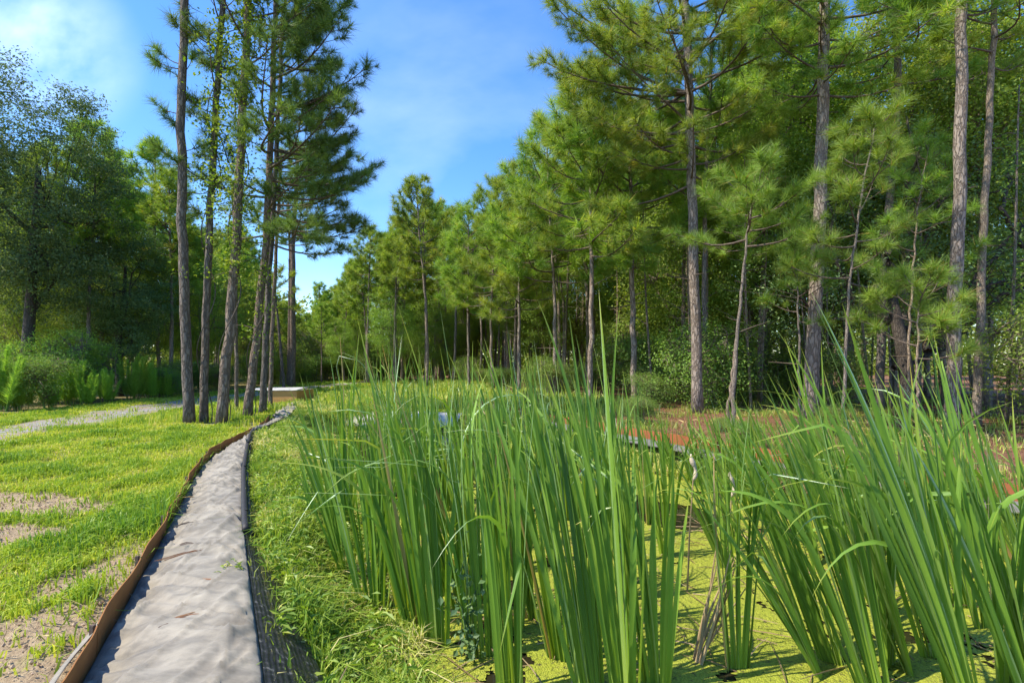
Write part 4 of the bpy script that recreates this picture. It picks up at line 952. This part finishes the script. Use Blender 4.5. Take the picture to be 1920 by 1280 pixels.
def right_pines():
    r = lambda s: np.random.default_rng(100+s)
    p = pine('pine_tree', ppath([(1308, 775), (1303, 560), (1297, 340), (1290, 120), (1280, -80), (1270, -420)], 15), .19, .11, 6.4, 4.6, 84, 'mid', 1.1, 3.0, 'needle', 'bark', rng=r(1), el=(-.02, .9), extra=[(z_at(15, 175), L_, e_, l_) for L_, e_, l_ in [(PI, .06, 4.4), (PI-.35, .2, 4.0), (PI+.2, .28, 4.3)]]+[(z_at(15, 110), PI, .3, 4.6), (z_at(15, 260), PI+.15, .0, 3.2), (z_at(15, 250), PI-.2, .15, 3.4)])
    tag(p, 'tall pine with a straight grey trunk and long limbs reaching left over the sky', 'pine tree', 'pines along the right bank')
    p = pine('pine_tree', ppath([(1519, 790), (1527, 600), (1537, 380), (1544, 180), (1548, 0), (1550, -380)], 13), .215, .12, 8.2, 3.4, 56, 'mid', 1.1, 2.8, 'needle', 'bark', rng=r(2), el=(-.1, .9))
    tag(p, 'thickest grey barked pine on the right, trunk clear of branches to above mid height', 'pine tree', 'pines along the right bank')
    p = pine('pine_tree', ppath([(1322, 770), (1320, 560), (1322, 380), (1330, 200), (1335, 80)], 17), .11, .06, 6.0, 2.6, 28, 'mid', 1.1, 3, 'needle', 'bark', rng=r(3))
    tag(p, 'darker slim pine hard against the right side of the tall long limbed pine', 'pine tree', 'pines along the right bank')
    p = pine('pine_tree', ppath([(1784, 800), (1790, 600), (1798, 350), (1804, 120), (1802, -60), (1800, -300)], 11), .165, .10, 9.0, 2.6, 22, 'mid', 1.1, 2.6, 'needle', 'bark', rng=r(4))
    tag(p, 'vine scarred pine trunk near the right side rising past the frame top', 'pine tree', 'pines along the right bank')
    p = pine('pine_tree', ppath([(1831, 790), (1838, 600), (1846, 400), (1855, 220), (1862, 60), (1868, -160)], 11.8), .11, .06, 8.4, 1.8, 18, 'mid', 1.1, 2.6, 'needle', 'bark_fine', rng=r(5))
    tag(p, 'thin pale brown trunk just right of the vine scarred pine', 'pine tree', 'pines along the right bank')
    p = pine('pine_tree', ppath([(1648, 760), (1654, 560), (1666, 400), (1680, 250), (1683, 120), (1676, -40), (1670, -260)], 14), .13, .09, 9.0, 2.4, 22, 'mid', 1.1, 2.8, 'needle', 'bark_fine', rng=r(6))
    tag(p, 'brown curving trunk between the thickest pine and the vine scarred pine', 'pine tree', 'pines along the right bank')
    # young pines with big bright tufts
    p = pine('young_pine', ppath([(1372, 772), (1382, 620), (1398, 470), (1408, 390), (1416, 350)], 11.5), .062, .02, 4.1, 1.6, 12, 'near', 1.05, 3.2, 'needle_bright', 'bark_fine', rng=r(7), el=(.0, .7), prof_low=.9, dead=2)
    tag(p, 'slender leaning young pine with a wide bright tufted head between two big trunks', 'young pine', 'young pines in front of the right wood')
    p = pine('young_pine', ppath([(1362, 772), (1384, 600), (1402, 450)], 12.4), .045, .02, 4.2, .9, 6, 'near', 1.0, 3, 'needle_bright', 'bark_fine', rng=r(8), dead=2)
    tag(p, 'thinner young pine stem crossing behind the slender leaning one', 'young pine', 'young pines in front of the right wood')
    p = pine('young_pine', ppath([(1580, 770), (1590, 560), (1612, 380), (1640, 240), (1646, 215)], 10.6), .045, .015, 3.0, 1.15, 20, 'near', 1.05, 3.2, 'needle_bright', 'bark_fine', rng=r(9), el=(.05, .8), prof_low=.8, dead=3)
    tag(p, 'tall thin young pine with spaced bright tufts right of the thickest trunk', 'young pine', 'young pines in front of the right wood')
    p = pine('young_pine', ppath([(1500, 770), (1498, 640), (1494, 520), (1492, 480)], 12.0), .04, .015, 2.5, .75, 8, 'near', 1.0, 3.2, 'needle_bright', 'bark_fine', rng=r(10), dead=1)
    tag(p, 'small young pine tuft left beside the thickest trunk', 'young pine', 'young pines in front of the right wood')
    p = pine('young_pine', ppath([(1722, 780), (1720, 680), (1722, 590), (1726, 540)], 10.0), .04, .015, 1.6, 1.0, 10, 'near', 1.05, 3.2, 'needle_bright', 'bark_fine', rng=r(11), dead=1)
    tag(p, 'low young pine with spiky tufts in front of the dark branching oak', 'young pine', 'young pines in front of the right wood')
    p = pine('young_pine', ppath([(1700, 780), (1706, 600), (1716, 440), (1730, 330), (1742, 270)], 12.4), .045, .015, 3.2, 1.3, 16, 'near', 1.0, 3.0, 'needle_bright', 'bark_fine', rng=r(12), dead=2)
    tag(p, 'young pine with bluish green tufts between the brown curving trunk and vine scarred pine', 'young pine', 'young pines in front of the right wood')
right_pines()

# ------------------------------------------------------------------ reusable trees for the woods
def straight(H, rng, lean=.02):
    t = np.linspace(0, 1, 6); k = rng.normal(0, lean, 2)*H; w = rng.normal(0, .012, 2)*H
    return np.column_stack([k[0]*t+w[0]*np.sin(t*5), k[1]*t+w[1]*np.sin(t*4), H*t])
PINES = []
for s, (H, z0, R, nl, r0) in enumerate([(13, 7.3, 2.4, 38, .145), (13, 8.0, 2.2, 32, .135), (12, 6.3, 2.5, 40, .135), (14, 8.6, 2.6, 36, .15)]):
    g = np.random.default_rng(200+s); PINES.append(pine('pine_tree', straight(H, g), r0, .04, z0, R, nl, 'far', 1.3, 2.9, 'needle', 'bark', rng=g))
YOUNG = []
for s, (H, z0, R, nl, r0) in enumerate([(9.5, 3.3, 2.3, 42, .10), (9, 3.8, 2.2, 40, .09), (10.5, 4.6, 2.4, 44, .11)]):
    g = np.random.default_rng(220+s); YOUNG.append(pine('pine_tree', straight(H, g, .03), r0, .025, z0, R, nl, 'mid', 1.25, 3.0, 'needle', 'bark', rng=g, el=(.0, .85), prof_low=.8))

def clumps(rng, n, cen, rad, gap=.05, sc=.5, seed=0, shell=.45):
    out = []
    while len(out) < n:
        p = rng.normal(size=3); p /= np.linalg.norm(p); r = rng.uniform(shell**3, 1)**(1/3); k = mnoise.noise(Vector(p*1.9+np.array([seed, 0, 0])))
        q = cen+p*r*rad*(1+.30*k)
        if mnoise.noise(Vector(q*sc+np.array([0, seed*3.1, 0]))) > gap-.25: out.append((q, p))
    return out
def broad_tree(name, rng, H, r0, z0, R, ncl, per, ls, mat, bark, seed, squash=.55, limbs=7, base_low=0.0, asp=.5, cs=.30, gap=.0):
    root = empty(name); top = H*.72
    P = straight(top, rng, .05); Pr, _ = resample(P, 14); trunk = tube(np.vstack([Pr[:1]-[0, 0, .15], Pr[1:]]), np.linspace(r0, r0*.35, 14), 10)
    cen = np.array([P[-1, 0]*.7, P[-1, 1]*.7, (z0+H)/2]); rad = np.array([R, R, (H-z0)/2])
    cl = clumps(rng, ncl, cen, rad, gap, .8 if gap > .1 else .55, seed); bm = MB()
    ends = []
    for k in range(limbs):
        q, p = cl[int(rng.integers(len(cl)))]; z = rng.uniform(z0*.7+.2, top*.95); a = np.array([np.interp(z, Pr[:, 2], Pr[:, j]) for j in range(3)])
        e = cen+(q-cen)*.85; t = np.linspace(0, 1, 7)[:, None]; pts = a+(e-a)*t+np.array([0, 0, .5])*np.sin(t*PI)*rng.uniform(-.4, .8)+rng.normal(0, .10, (7, 3))*np.sin(t*PI)
        V, Q, T = tube(pts, np.linspace(r0*.42, .012, 7), 6, False); bm.add(V, Q, T); ends.append(pts)
    for q, p in cl[::max(1, len(cl)//160)]:
        pts = ends[int(rng.integers(len(ends)))]; j = int(rng.integers(2, 7)); best = min(ends, key=lambda E: np.linalg.norm(E[4]-q)); a = best[int(np.argmin(np.linalg.norm(best-q, axis=1)))]
        V, Q, T = tube([a, (a+q)/2+rng.normal(0, .12, 3), q], [.018, .012, .005], 3, False); bm.add(V, Q, T)
    build2('trunk', trunk, M[bark], bm, M[bark], root)
    mb = MB(); Pc = np.array([c[0] for c in cl]); Pn = np.array([c[1] for c in cl]); n = len(Pc)*per
    cc = rng.normal(.42, .17, len(Pc))
    off = rng.normal(0, 1, (n, 3))*np.array([cs, cs, cs*.5]); P = np.repeat(Pc, per, 0)+off
    nn = rng.normal(0, .55, (n, 3))+np.repeat(Pn, per, 0)*.5+[0, 0, .75]
    V, T, A = leaves(P, nn, rng.uniform(.6, 1.25, n)*ls, rng, asp, np.clip(np.repeat(cc, per)+rng.normal(0, .16, n), 0, 1)); mb.add(V, None, T, A)
    mb.build('crown', M[mat], root); return root
g = np.random.default_rng(300)
OAKS = [broad_tree('oak_tree', g, 12, .22, 3.0, 2.9, 1150, 56, .105, 'oak', 'bark_oak', 1, gap=.12, cs=.22), broad_tree('oak_tree', g, 10.5, .2, 2.2, 2.6, 900, 56, .105, 'oak', 'bark_oak', 2, gap=.12, cs=.22)]
HARD = [broad_tree('hardwood_tree', g, 12, .15, 3.0, 3.0, 620, 46, .115, 'broad', 'bark_fine', 3), broad_tree('hardwood_tree', g, 9, .12, 1.8, 2.8, 560, 46, .11, 'broad', 'bark_fine', 4),
        broad_tree('hardwood_tree', g, 13.5, .14, 4.5, 2.7, 560, 46, .12, 'broad', 'bark_fine', 5)]
SHRUB = [broad_tree('shrub', g, 2.6, .04, .15, 1.6, 300, 34, .085, 'shrub', 'bark_fine', 6, limbs=9), broad_tree('shrub', g, 1.9, .035, .1, 1.3, 260, 34, .075, 'shrub', 'bark_fine', 7, limbs=8),
         broad_tree('shrub', g, 3.6, .05, .2, 1.8, 280, 34, .10, 'broad', 'bark_fine', 8, limbs=9)]
def fennel(rng):
    root = empty('feathery_shrub'); bm = MB(); mb = MB()
    for k in range(15):
        a = rng.random()*2*PI; r = rng.uniform(0, .55); b = np.array([r*math.cos(a)*.5, r*math.sin(a)*.5, 0]); h = rng.uniform(.9, 1.75)*(1-.35*r); t = np.linspace(0, 1, 6)[:, None]
        pts = b+np.array([math.cos(a)*r*.9, math.sin(a)*r*.9, h])*t-np.array([0, 0, .12])*t**3; V, Q, T = tube(pts, np.linspace(.012, .003, 6), 4, False); bm.add(V, Q, T)
        m = 520; q = rng.uniform(.12, 1, m); P = np.stack([np.interp(q, t[:, 0], pts[:, j]) for j in range(3)], 1); l = .26*(1.15-q*.8)*rng.uniform(.5, 1.2, m)
        az = rng.random(m)*2*PI; D = np.stack([np.cos(az), np.sin(az), rng.uniform(.5, 1.6, m)], 1); D /= np.linalg.norm(D, axis=1)[:, None]; S = np.cross(D, rng.normal(size=(m, 3))); S /= np.linalg.norm(S, axis=1)[:, None]
        V = np.stack([P-S*.0055, P+S*.0055, P+D*l[:, None]], 1).reshape(-1, 3); mb.add(V, None, np.arange(3*m).reshape(-1, 3), np.repeat(np.clip(rng.normal(.5, .25, m), 0, 1), 3))
    bm.build('stems', M['shrub'], root, True); mb.build('foliage', M['fennel'], root); return root
FENN = [fennel(g), fennel(g)]
def pole(rng, H):
    root = empty('sapling'); t = np.linspace(0, 1, 12); k = rng.normal(0, .05, 2)*H
    P = np.column_stack([k[0]*t**1.5+rng.normal(0, .03)*H*np.sin(t*4), k[1]*t**1.5, H*t]); P[0, 2] = -.1
    bm = MB(); c = []
    for j in range(int(H*3.2)):
        z = rng.uniform(.28, 1)*H; a = np.array([np.interp(z, P[:, 2], P[:, q]) for q in range(3)]); az = rng.random()*2*PI; L = rng.uniform(.35, 1.5)*(1.2-z/H); e = a+np.array([math.cos(az), math.sin(az), rng.uniform(-.1, .6)])*L
        V, Q, T = tube([a, (a+e)/2+rng.normal(0, .07, 3), e], [.014, .010, .004], 4, False); bm.add(V, Q, T)
        if rng.random() < .6: c += [a+(e-a)*q for q in (.55, .8, 1)]
    build2('trunk', tube(P, np.linspace(.05, .015, 12), 8), M['bark_fine'], bm, M['bark_fine'], root)
    c = np.array(c); n = len(c)*20; q = np.repeat(c, 20, 0)+rng.normal(0, .17, (n, 3)); mb = MB(); V, T, A = leaves(q, rng.normal(0, .6, (n, 3))+[0, 0, .8], rng.uniform(.05, .11, n), rng, .5); mb.add(V, None, T, A); mb.build('crown', M['broad'], root)
    return root
POLES = [pole(g, 7.5), pole(g, 6.0), pole(g, 8.5)]

USED = set()
def put(proto, x, y, s=1.0, label=None, cat=None, group=None, rz=None, z=None):
    z = float(ground_z(x, y)) if z is None else z; rz = random.random()*2*PI if rz is None else rz
    if proto.name not in USED:
        USED.add(proto.name); o = proto; o.location = (x, y, z); o.rotation_euler = (0, 0, rz); o.scale = (s, s, s)
        tag(o, label, cat, group)
    else:
        o = dup(proto, (x, y, z), rz, s, label); o['category'] = cat
        if group: o['group'] = group
        elif 'group' in o: del o['group']
    return o
HT = {}
for o, h in [(p, h) for p, h in zip(PINES, (13, 13, 12, 14))]+list(zip(YOUNG, (9.5, 9, 10.5)))+list(zip(OAKS, (12, 10.5)))+list(zip(HARD, (12, 9, 13.5))): HT[o.name] = h
def put_top(proto, px, d, ptop, label, cat, group=None):
    """a tree at column px and distance d whose top reaches row ptop"""
    return put(proto, (px-960)*d/F, d, z_at(d, ptop)/HT[proto.name], label, cat, group)

def woods():
    E = 'pines on the right edge of the pond clearing'
    # --- right edge, from near to far
    put_top(YOUNG[2], 1105, 17.5, 130, 'bushy pine left of the tall long limbed pine, foliage almost to the ground', 'pine tree', E)
    put_top(YOUNG[0], 1190, 18.5, 40, 'dense green pine straight behind the left limbs of the tall pine', 'pine tree', E)
    put_top(YOUNG[1], 1040, 20.5, 245, 'bushy pine whose pointed top stands just right of the sky gap', 'pine tree', E)
    put_top(YOUNG[0], 975, 22.5, 315, 'bushy pine at the right rim of the sky gap, lower than its right neighbour', 'pine tree', E)
    put_top(YOUNG[2], 925, 25, 350, 'feathery topped pine in the middle of the right edge row', 'pine tree', E)
    put_top(YOUNG[1], 880, 28, 400, 'shorter pine left of the feathery topped one', 'pine tree', E)
    put_top(PINES[2], 800, 32, 345, 'open crowned pine standing highest in the centre of the far tree line', 'pine tree', E)
    put_top(PINES[1], 850, 34, 395, 'slim pine right behind the highest centre pine', 'pine tree', E)
    put_top(PINES[3], 745, 36, 420, 'thin pine left of the highest centre pine', 'pine tree', E)
    put_top(PINES[0], 690, 37, 430, 'sparse thin pine at the left end of the centre group', 'pine tree', E)
    put_top(PINES[2], 645, 40, 520, 'low rounded pine in the far left corner of the clearing', 'pine tree', E)
    put_top(PINES[1], 610, 43, 535, 'farthest pine beneath the lowest point of the sky', 'pine tree', E)
    put_top(PINES[0], 575, 46, 590, 'small distant pine right of the stout pine', 'pine tree', E)
    sil = lambda px: np.interp(px, [0, 60, 110, 160, 215, 240, 290, 360, 390, 440, 480, 560, 575, 600, 650, 690, 730, 790, 850, 890, 930, 1000, 1040, 1085, 1130, 1200],
                               [150, 215, 260, 250, 300, 330, 310, 340, 400, 430, 500, 590, 610, 545, 530, 450, 440, 365, 410, 430, 370, 330, 260, 110, -40, -200])
    def fillrow(n, pxr, dr, kinds, label, cat, group, ok=lambda x, y, px: True, mind=1.3, lowk=(.62, .98), hmax=15):
        P = []; t = 0
        while len(P) < n and t < 4000:
            t += 1; px = random.uniform(*pxr); d = random.uniform(*dr); x = (px-960)*d/F
            if ok(x, d, px) and all(math.hypot(x-a, d-b) > mind for a, b in P):
                P.append((x, d)); k = random.choice(kinds); ht = min(hmax*random.uniform(.8, 1.1), z_at(d, sil(px))*random.uniform(*lowk))
                if ht < 2.5: continue
                put(k, x, d, ht/HT[k.name], label, cat, group)
    edge = lambda x, y: x-(12.0-.42*y)           # >0 : inside the right hand wood
    fillrow(14, (1120, 2050), (17.5, 28), PINES, 'pine inside the right hand wood behind the bank pines', 'pine tree', 'pines inside the right wood', lambda x, y, px: edge(x, y) > 1.2 and x > 2, 1.7, (.8, 1), 15)
    fillrow(60, (585, 1250), (27, 52), PINES, 'pine in the far wood behind the edge row', 'pine tree', 'pines of the far wood', lambda x, y, px: edge(x, y) > .6 or y > 33+abs(px-800)*.01, 1.25, (.8, 1.0), 15)
    fillrow(11, (1120, 2080), (18, 32), HARD, 'leafy hardwood among the pines of the right hand wood', 'tree', 'hardwoods inside the right wood', lambda x, y, px: edge(x, y) > 2.2 and y > 11.5+abs(px-1500)*.002, 1.9, (.6, .95), 12)
    fillrow(12, (1000, 2000), (26, 50), HARD, 'deep shaded tree at the back of the right hand wood', 'tree', 'trees at the back of the right wood', lambda x, y, px: edge(x, y) > 5, 2.5, (.6, .95), 13)
    fillrow(38, (585, 1250), (29, 54), HARD, 'leafy tree under the pines of the far wood', 'tree', 'leafy trees of the far wood', lambda x, y, px: edge(x, y) > 1.6 or y > 36, 1.5, (.4, .75), 10)
    fillrow(26, (350, 640), (40, 62), PINES, 'far pine closing the view behind the lawn pines', 'pine tree', 'far pines behind the lawn group', lambda x, y, px: x < -14 or y > 46, 1.6, (.85, 1.0), 14)
    fillrow(22, (350, 660), (42, 62), HARD, 'far leafy tree closing the view behind the lawn pines', 'tree', 'far leafy trees behind the lawn group', lambda x, y, px: x < -14 or y > 46, 1.6, (.5, .85), 12)
    fillrow(14, (560, 1000), (44, 62), HARD, 'distant leafy tree closing the end of the clearing', 'tree', 'trees closing the clearing', lambda x, y, px: edge(x, y) > 2 or y > 46, 3, (.5, .85), 12)
    for px, d, top, lab in [(1700, 17.5, -60, 'tall yellow green hardwood filling the gap right of the brown curving trunk'), (1600, 19, 30, 'leafy hardwood crown between the thickest pine and the brown curving trunk'), (1850, 16.5, -80, 'tall light leaved hardwood behind the thin pale brown trunk'), (1950, 18, -40, 'tall hardwood at the right photo edge'), (1430, 20, 60, 'hardwood crown between the two tallest grey pines')]:
        put_top(HARD[2] if px != 1600 else HARD[0], px, d, top, lab, 'tree')
    # --- left wood
    put(OAKS[0], -18.3, 19.0, z_at(19, 130)/12, 'large dark oak at the left photo edge above the gravel track', 'oak tree')
    put(OAKS[1], -17.4, 22.5, z_at(22.5, 400)/10.5, 'rounded dark oak right of the largest oak', 'oak tree')
    put_top(PINES[0], 165, 27, 235, 'pine crown rising behind the two dark oaks', 'pine tree')
    put_top(PINES[1], 300, 26, 290, 'open branched pine left of the lawn pines', 'pine tree')
    put_top(PINES[3], 205, 30, 300, 'pine half hidden behind the oaks, lower than its neighbour', 'pine tree')
    put_top(PINES[2], 318, 24, 330, 'straight pine just left of the bare lawn pine, its trunk clear to mid height', 'pine tree')
    put_top(PINES[3], 168, 21, 310, 'slim pine whose stem stands before the dark oaks by the track', 'pine tree')
    put_top(HARD[1], 255, 26, 460, 'light green hardwood below the open branched pine', 'tree')
    put_top(HARD[0], 350, 30, 420, 'light hardwood seen between the bare pine and its neighbour', 'tree')
    fillrow(26, (-60, 540), (23, 46), PINES, 'pine in the left hand wood', 'pine tree', 'pines of the left wood', lambda x, y, px: x < -14.2 and x < -13.2-.02*y, 2.0, (.65, .97), 14)
    fillrow(24, (-80, 545), (22, 48), HARD, 'leafy hardwood in the left hand wood', 'tree', 'hardwoods of the left wood', lambda x, y, px: x < -17.5, 2.2, (.35, .7), 11)
    fillrow(5, (-60, 450), (28, 50), OAKS, 'dark oak in the depth of the left hand wood', 'oak tree', 'oaks of the left wood', lambda x, y, px: x < -15.5, 2.8, (.5, .8), 10)
    # shrubs along the left wood edge
    n = 0
    for k in range(22):
        y = random.uniform(15.5, 40); x = -14.9-random.random()*3.2; s = random.uniform(.45, .95)
        put(random.choice(SHRUB), x, y, s, 'green shrub in the hedge of growth along the left wood', 'shrub', 'shrubs along the left wood')
    for px, py, s, lab in [(268, 750, 1.15, 'tall feathery light green plume shrub by the gravel track'), (300, 748, .95, 'feathery plume shrub right of the tallest plume'), (330, 746, .8, 'low feathery shrub at the right end of the plume row'),
                           (220, 757, .8, 'small feathery shrub left of the tallest plume'), (185, 762, .7, 'feathery tuft in front of the oak trunk'), (120, 765, .75, 'feathery tuft in the shade of the oaks'), (60, 770, .85, 'feathery tuft near the left photo edge'), (20, 772, 1.2, 'shaded tall feathery shrub at the left photo edge'), (150, 760, 1.0, 'feathery shrub between the shaded tufts')]:
        x, y = G(px, py); x -= .4; put(random.choice(FENN), x, y, s*1.15, lab, 'shrub')
    # undergrowth on the right
    for k in range(26):
        y = random.uniform(9.5, 30); x = 12.2-.42*y+random.uniform(.8, 9); s = random.uniform(.6, 1.15)
        if y < 16 and (x-.0)/y*F+960 < 1890: continue
        put(random.choice(SHRUB), x, y, s, 'shaded shrub on the floor of the right hand wood', 'shrub', 'shrubs inside the right wood')
    P = []
    while len(P) < 34:
        y = random.uniform(12, 27); px = random.uniform(1020, 1960); x = (px-960)*y/F
        if edge(x, y) > .9 and (y > 15.5 or px > 1720 and y > 12.2) and all(math.hypot(x-a, y-b) > .8 for a, b in P):
            P.append((x, y)); put(random.choice(POLES), x, y, random.uniform(.8, 1.25), 'thin pale sapling pole in the understory of the right hand wood', 'sapling', 'saplings inside the right wood')
    for k in range(7):
        y = random.uniform(9, 17); bx = float(np.interp(y, BORD[::-1, 1], BORD[::-1, 0])); x = bx+random.uniform(.5, 5.5)
        if x > y*1.02: continue
        put(random.choice(SHRUB[:2]), x, y, random.uniform(.12, .26), 'ankle high green seedling on the pine straw floor', 'plant', 'seedlings on the pine straw')
    put(SHRUB[1], 4.55, 17.2, .62, 'small leafy bush left of the tall long limbed pine trunk', 'shrub')
    for k in range(8):
        t = random.random(); y = 18+t*22; x = 10.6-.42*y+random.uniform(-.6, 1.0)
        put(random.choice(SHRUB), x, y, random.uniform(.35, .75), 'low bright bush along the foot of the right edge row', 'shrub', 'bushes at the foot of the edge row')
    for k in range(14):
        y = random.uniform(40, 47); x = random.uniform(-19, -4)
        put(random.choice(SHRUB), x, y, random.uniform(.8, 1.5), 'dark bush closing the far end of the clearing', 'shrub', 'bushes at the end of the clearing')
woods()

def far_wood():
    rng = np.random.default_rng(88); mb = MB(); c = []
    for k in range(8500):
        a = rng.uniform(-60, 60); d = rng.uniform(58, 84); x = d*math.tan(math.radians(a)); z = rng.uniform(0, 1)**1.7*(10+3.5*mnoise.noise(Vector((a*.13, 0, 0))))
        c.append((x, d*(1+.0*x), z))
    c = np.array(c); per = 16; n = len(c)*per; P = np.repeat(c, per, 0)+rng.normal(0, 1, (n, 3))*[1.1, 1.1, .7]
    V, T, A = leaves(P, rng.normal(0, .6, (n, 3))+[0, -.2, .7], rng.uniform(.35, .75, n), rng, .6); mb.add(V, None, T, A)
    tag(mb.build('far_wood', M['broad']), 'distant mass of woodland behind the clearing', 'wood', kind='stuff')
far_wood()

def dark_oak():
    """low branching oak with black crooked limbs at the right"""
    rng = np.random.default_rng(77); d = 13.2; root = empty('oak_tree', (*W(1705, 760, d)[:2], 0)); o = np.array([*W(1705, 760, d)[:2], 0])
    tr = np.array([W(*p, dd) for p, dd in [((1705, 800), d), ((1700, 700), d), ((1690, 640), d), ((1672, 560), d+.2)]]); tr[0, 2] = -.1
    V, Q, T = tube(resample(tr-o, 12)[0], np.linspace(.21, .13, 12), 10); trunk = (V, Q, T)
    bm = MB(); mb = MB(); ends = []
    for pts, r in [([(1695, 660), (1740, 600), (1800, 560), (1850, 500), (1900, 440), (1960, 400)], .11), ([(1690, 640), (1650, 600), (1600, 570), (1560, 470), (1555, 360)], .09), ([(1672, 560), (1660, 480), (1690, 400), (1720, 300), (1700, 220)], .10),
                   ([(1800, 560), (1870, 530), (1960, 505)], .06), ([(1850, 500), (1880, 400), (1900, 300)], .06), ([(1700, 690), (1780, 650), (1860, 560), (1950, 530)], .07), ([(1672, 560), (1720, 500), (1750, 400), (1820, 330)], .06), ([(1650, 600), (1560, 600), (1500, 560)], .05)]:
        dz = rng.uniform(-.6, 1.2, len(pts)); P = np.array([W(*p, d+q) for p, q in zip(pts, dz)]); P[0, 1] = d; R_, _ = resample(P, 22); R_[1:-1] += rng.normal(0, .035, (20, 3))
        V, Q, T = tube(R_-o, np.linspace(r, .025, 22), 7, False); bm.add(V, Q, T); ends.append(R_)
    allp = np.vstack([e[6:] for e in ends]); c = []
    for k in range(420):
        a = allp[int(rng.integers(len(allp)))]; q = a+rng.normal(0, .75, 3)+[0, .2, .35]; c.append(q)
        if k % 3 == 0: V, Q, T = tube([a-o, (a+q)/2-o+rng.normal(0, .08, 3), q-o], [.016, .010, .004], 3, False); bm.add(V, Q, T)
    build2('trunk', trunk, M['bark_oak'], bm, M['bark_oak'], root)
    c = np.array(c); n = len(c)*26; P = np.repeat(c, 26, 0)-o+rng.normal(0, .2, (n, 3)); V, T, A = leaves(P, rng.normal(0, .6, (n, 3))+[0, 0, .8], rng.uniform(.06, .13, n), rng, .5); mb.add(V, None, T, A); mb.build('crown', M['oak'], root)
    tag(root, 'crooked black limbed oak low among the trunks at the right', 'oak tree')
dark_oak()

# ------------------------------------------------------------------ light, sky, camera
SUN_EL, SUN_AZ = math.radians(53), math.radians(-106)      # azimuth from +Y toward +X : the sun is at the left
def lighting():
    w = bpy.data.worlds.new('World'); bpy.context.scene.world = w; w.use_nodes = True; nt = w.node_tree; nt.nodes.clear(); N = NT(nt)
    sky = N.n('ShaderNodeTexSky'); sky.sky_type = 'NISHITA'; sky.sun_disc = False; sky.sun_elevation = SUN_EL; sky.sun_rotation = SUN_AZ
    sky.air_density = 1.0; sky.dust_density = .4; sky.ozone_density = 3.0; sky.altitude = 0
    hs = N.n('ShaderNodeHueSaturation', {'Hue': .506, 'Saturation': 1.28, 'Value': 1.0, 'Fac': 1.0, 'Color': sky.outputs[0]})
    tc = N.n('ShaderNodeTexCoord').outputs['Generated']
    mp = N.n('ShaderNodeMapping', {'Vector': tc, 'Rotation': (0, .35, .5), 'Scale': (1.6, 5.0, 3.2)})
    nz = noise_tex(N, mp.outputs[0], 1.6, 6, .5)
    def blob(px, py, r0, r1):
        v = Vector(((px-960)/F, 1, (HY-py)/F)).normalized()
        d = N.n('ShaderNodeVectorMath', {0: tc, 1: tuple(v)}, operation='DISTANCE').outputs['Value']
        return N.n('ShaderNodeMapRange', {'Value': d, 'From Min': r1, 'From Max': r0, 'To Min': 0.0, 'To Max': 1.0}, interpolation_type='SMOOTHSTEP').outputs[0]
    big = N.math('MULTIPLY', blob(75, 75, .0, .125), N.ramp(nz.outputs['Fac'], [(.36, (.08, .08, .08)), (.62, (1, 1, 1))]))
    veil = N.math('MULTIPLY', blob(820, 250, .05, .42), N.ramp(nz.outputs['Fac'], [(.42, (0, 0, 0)), (.7, (1, 1, 1))]))
    f = N.math('ADD', N.math('MULTIPLY', big, .6), N.math('MULTIPLY', veil, .10), True)
    col = N.mix(f, hs.outputs[0], (8.5, 9.0, 9.8))
    N.nt.links.new(N.n('ShaderNodeBackground', {'Color': col, 'Strength': .15}).outputs[0], N.n('ShaderNodeOutputWorld').inputs[0])
    l = bpy.data.lights.new('sun', 'SUN'); l.energy = 3.75; l.angle = math.radians(.5); l.color = (1, .90, .73)
    o = bpy.data.objects.new('sun', l); C.objects.link(o)
    dirv = Vector((math.sin(SUN_AZ)*math.cos(SUN_EL), math.cos(SUN_AZ)*math.cos(SUN_EL), math.sin(SUN_EL)))
    o.rotation_euler = dirv.to_track_quat('Z', 'Y').to_euler(); o.location = (-20, -5, 30)
lighting()
cam = bpy.data.cameras.new('camera'); cam.sensor_width = 36; cam.lens = 36*F/1920; cam.shift_y = (HY-640)/1920; cam.clip_end = 2000; cam.clip_start = .05
co = bpy.data.objects.new('camera', cam); C.objects.link(co); co.location = (0, 0, CH); co.rotation_euler = (PI/2, 0, 0)
sc = bpy.context.scene; sc.camera = co
sc.view_settings.view_transform = 'Standard'; sc.view_settings.look = 'None'; sc.view_settings.exposure = 1.15; sc.view_settings.gamma = 1
sc.render.engine = 'CYCLES'
cy = sc.cycles; cy.max_bounces = 8; cy.diffuse_bounces = 5; cy.glossy_bounces = 2; cy.transmission_bounces = 4; cy.transparent_max_bounces = 8; cy.caustics_reflective = False; cy.caustics_refractive = False
cy.use_denoising = True
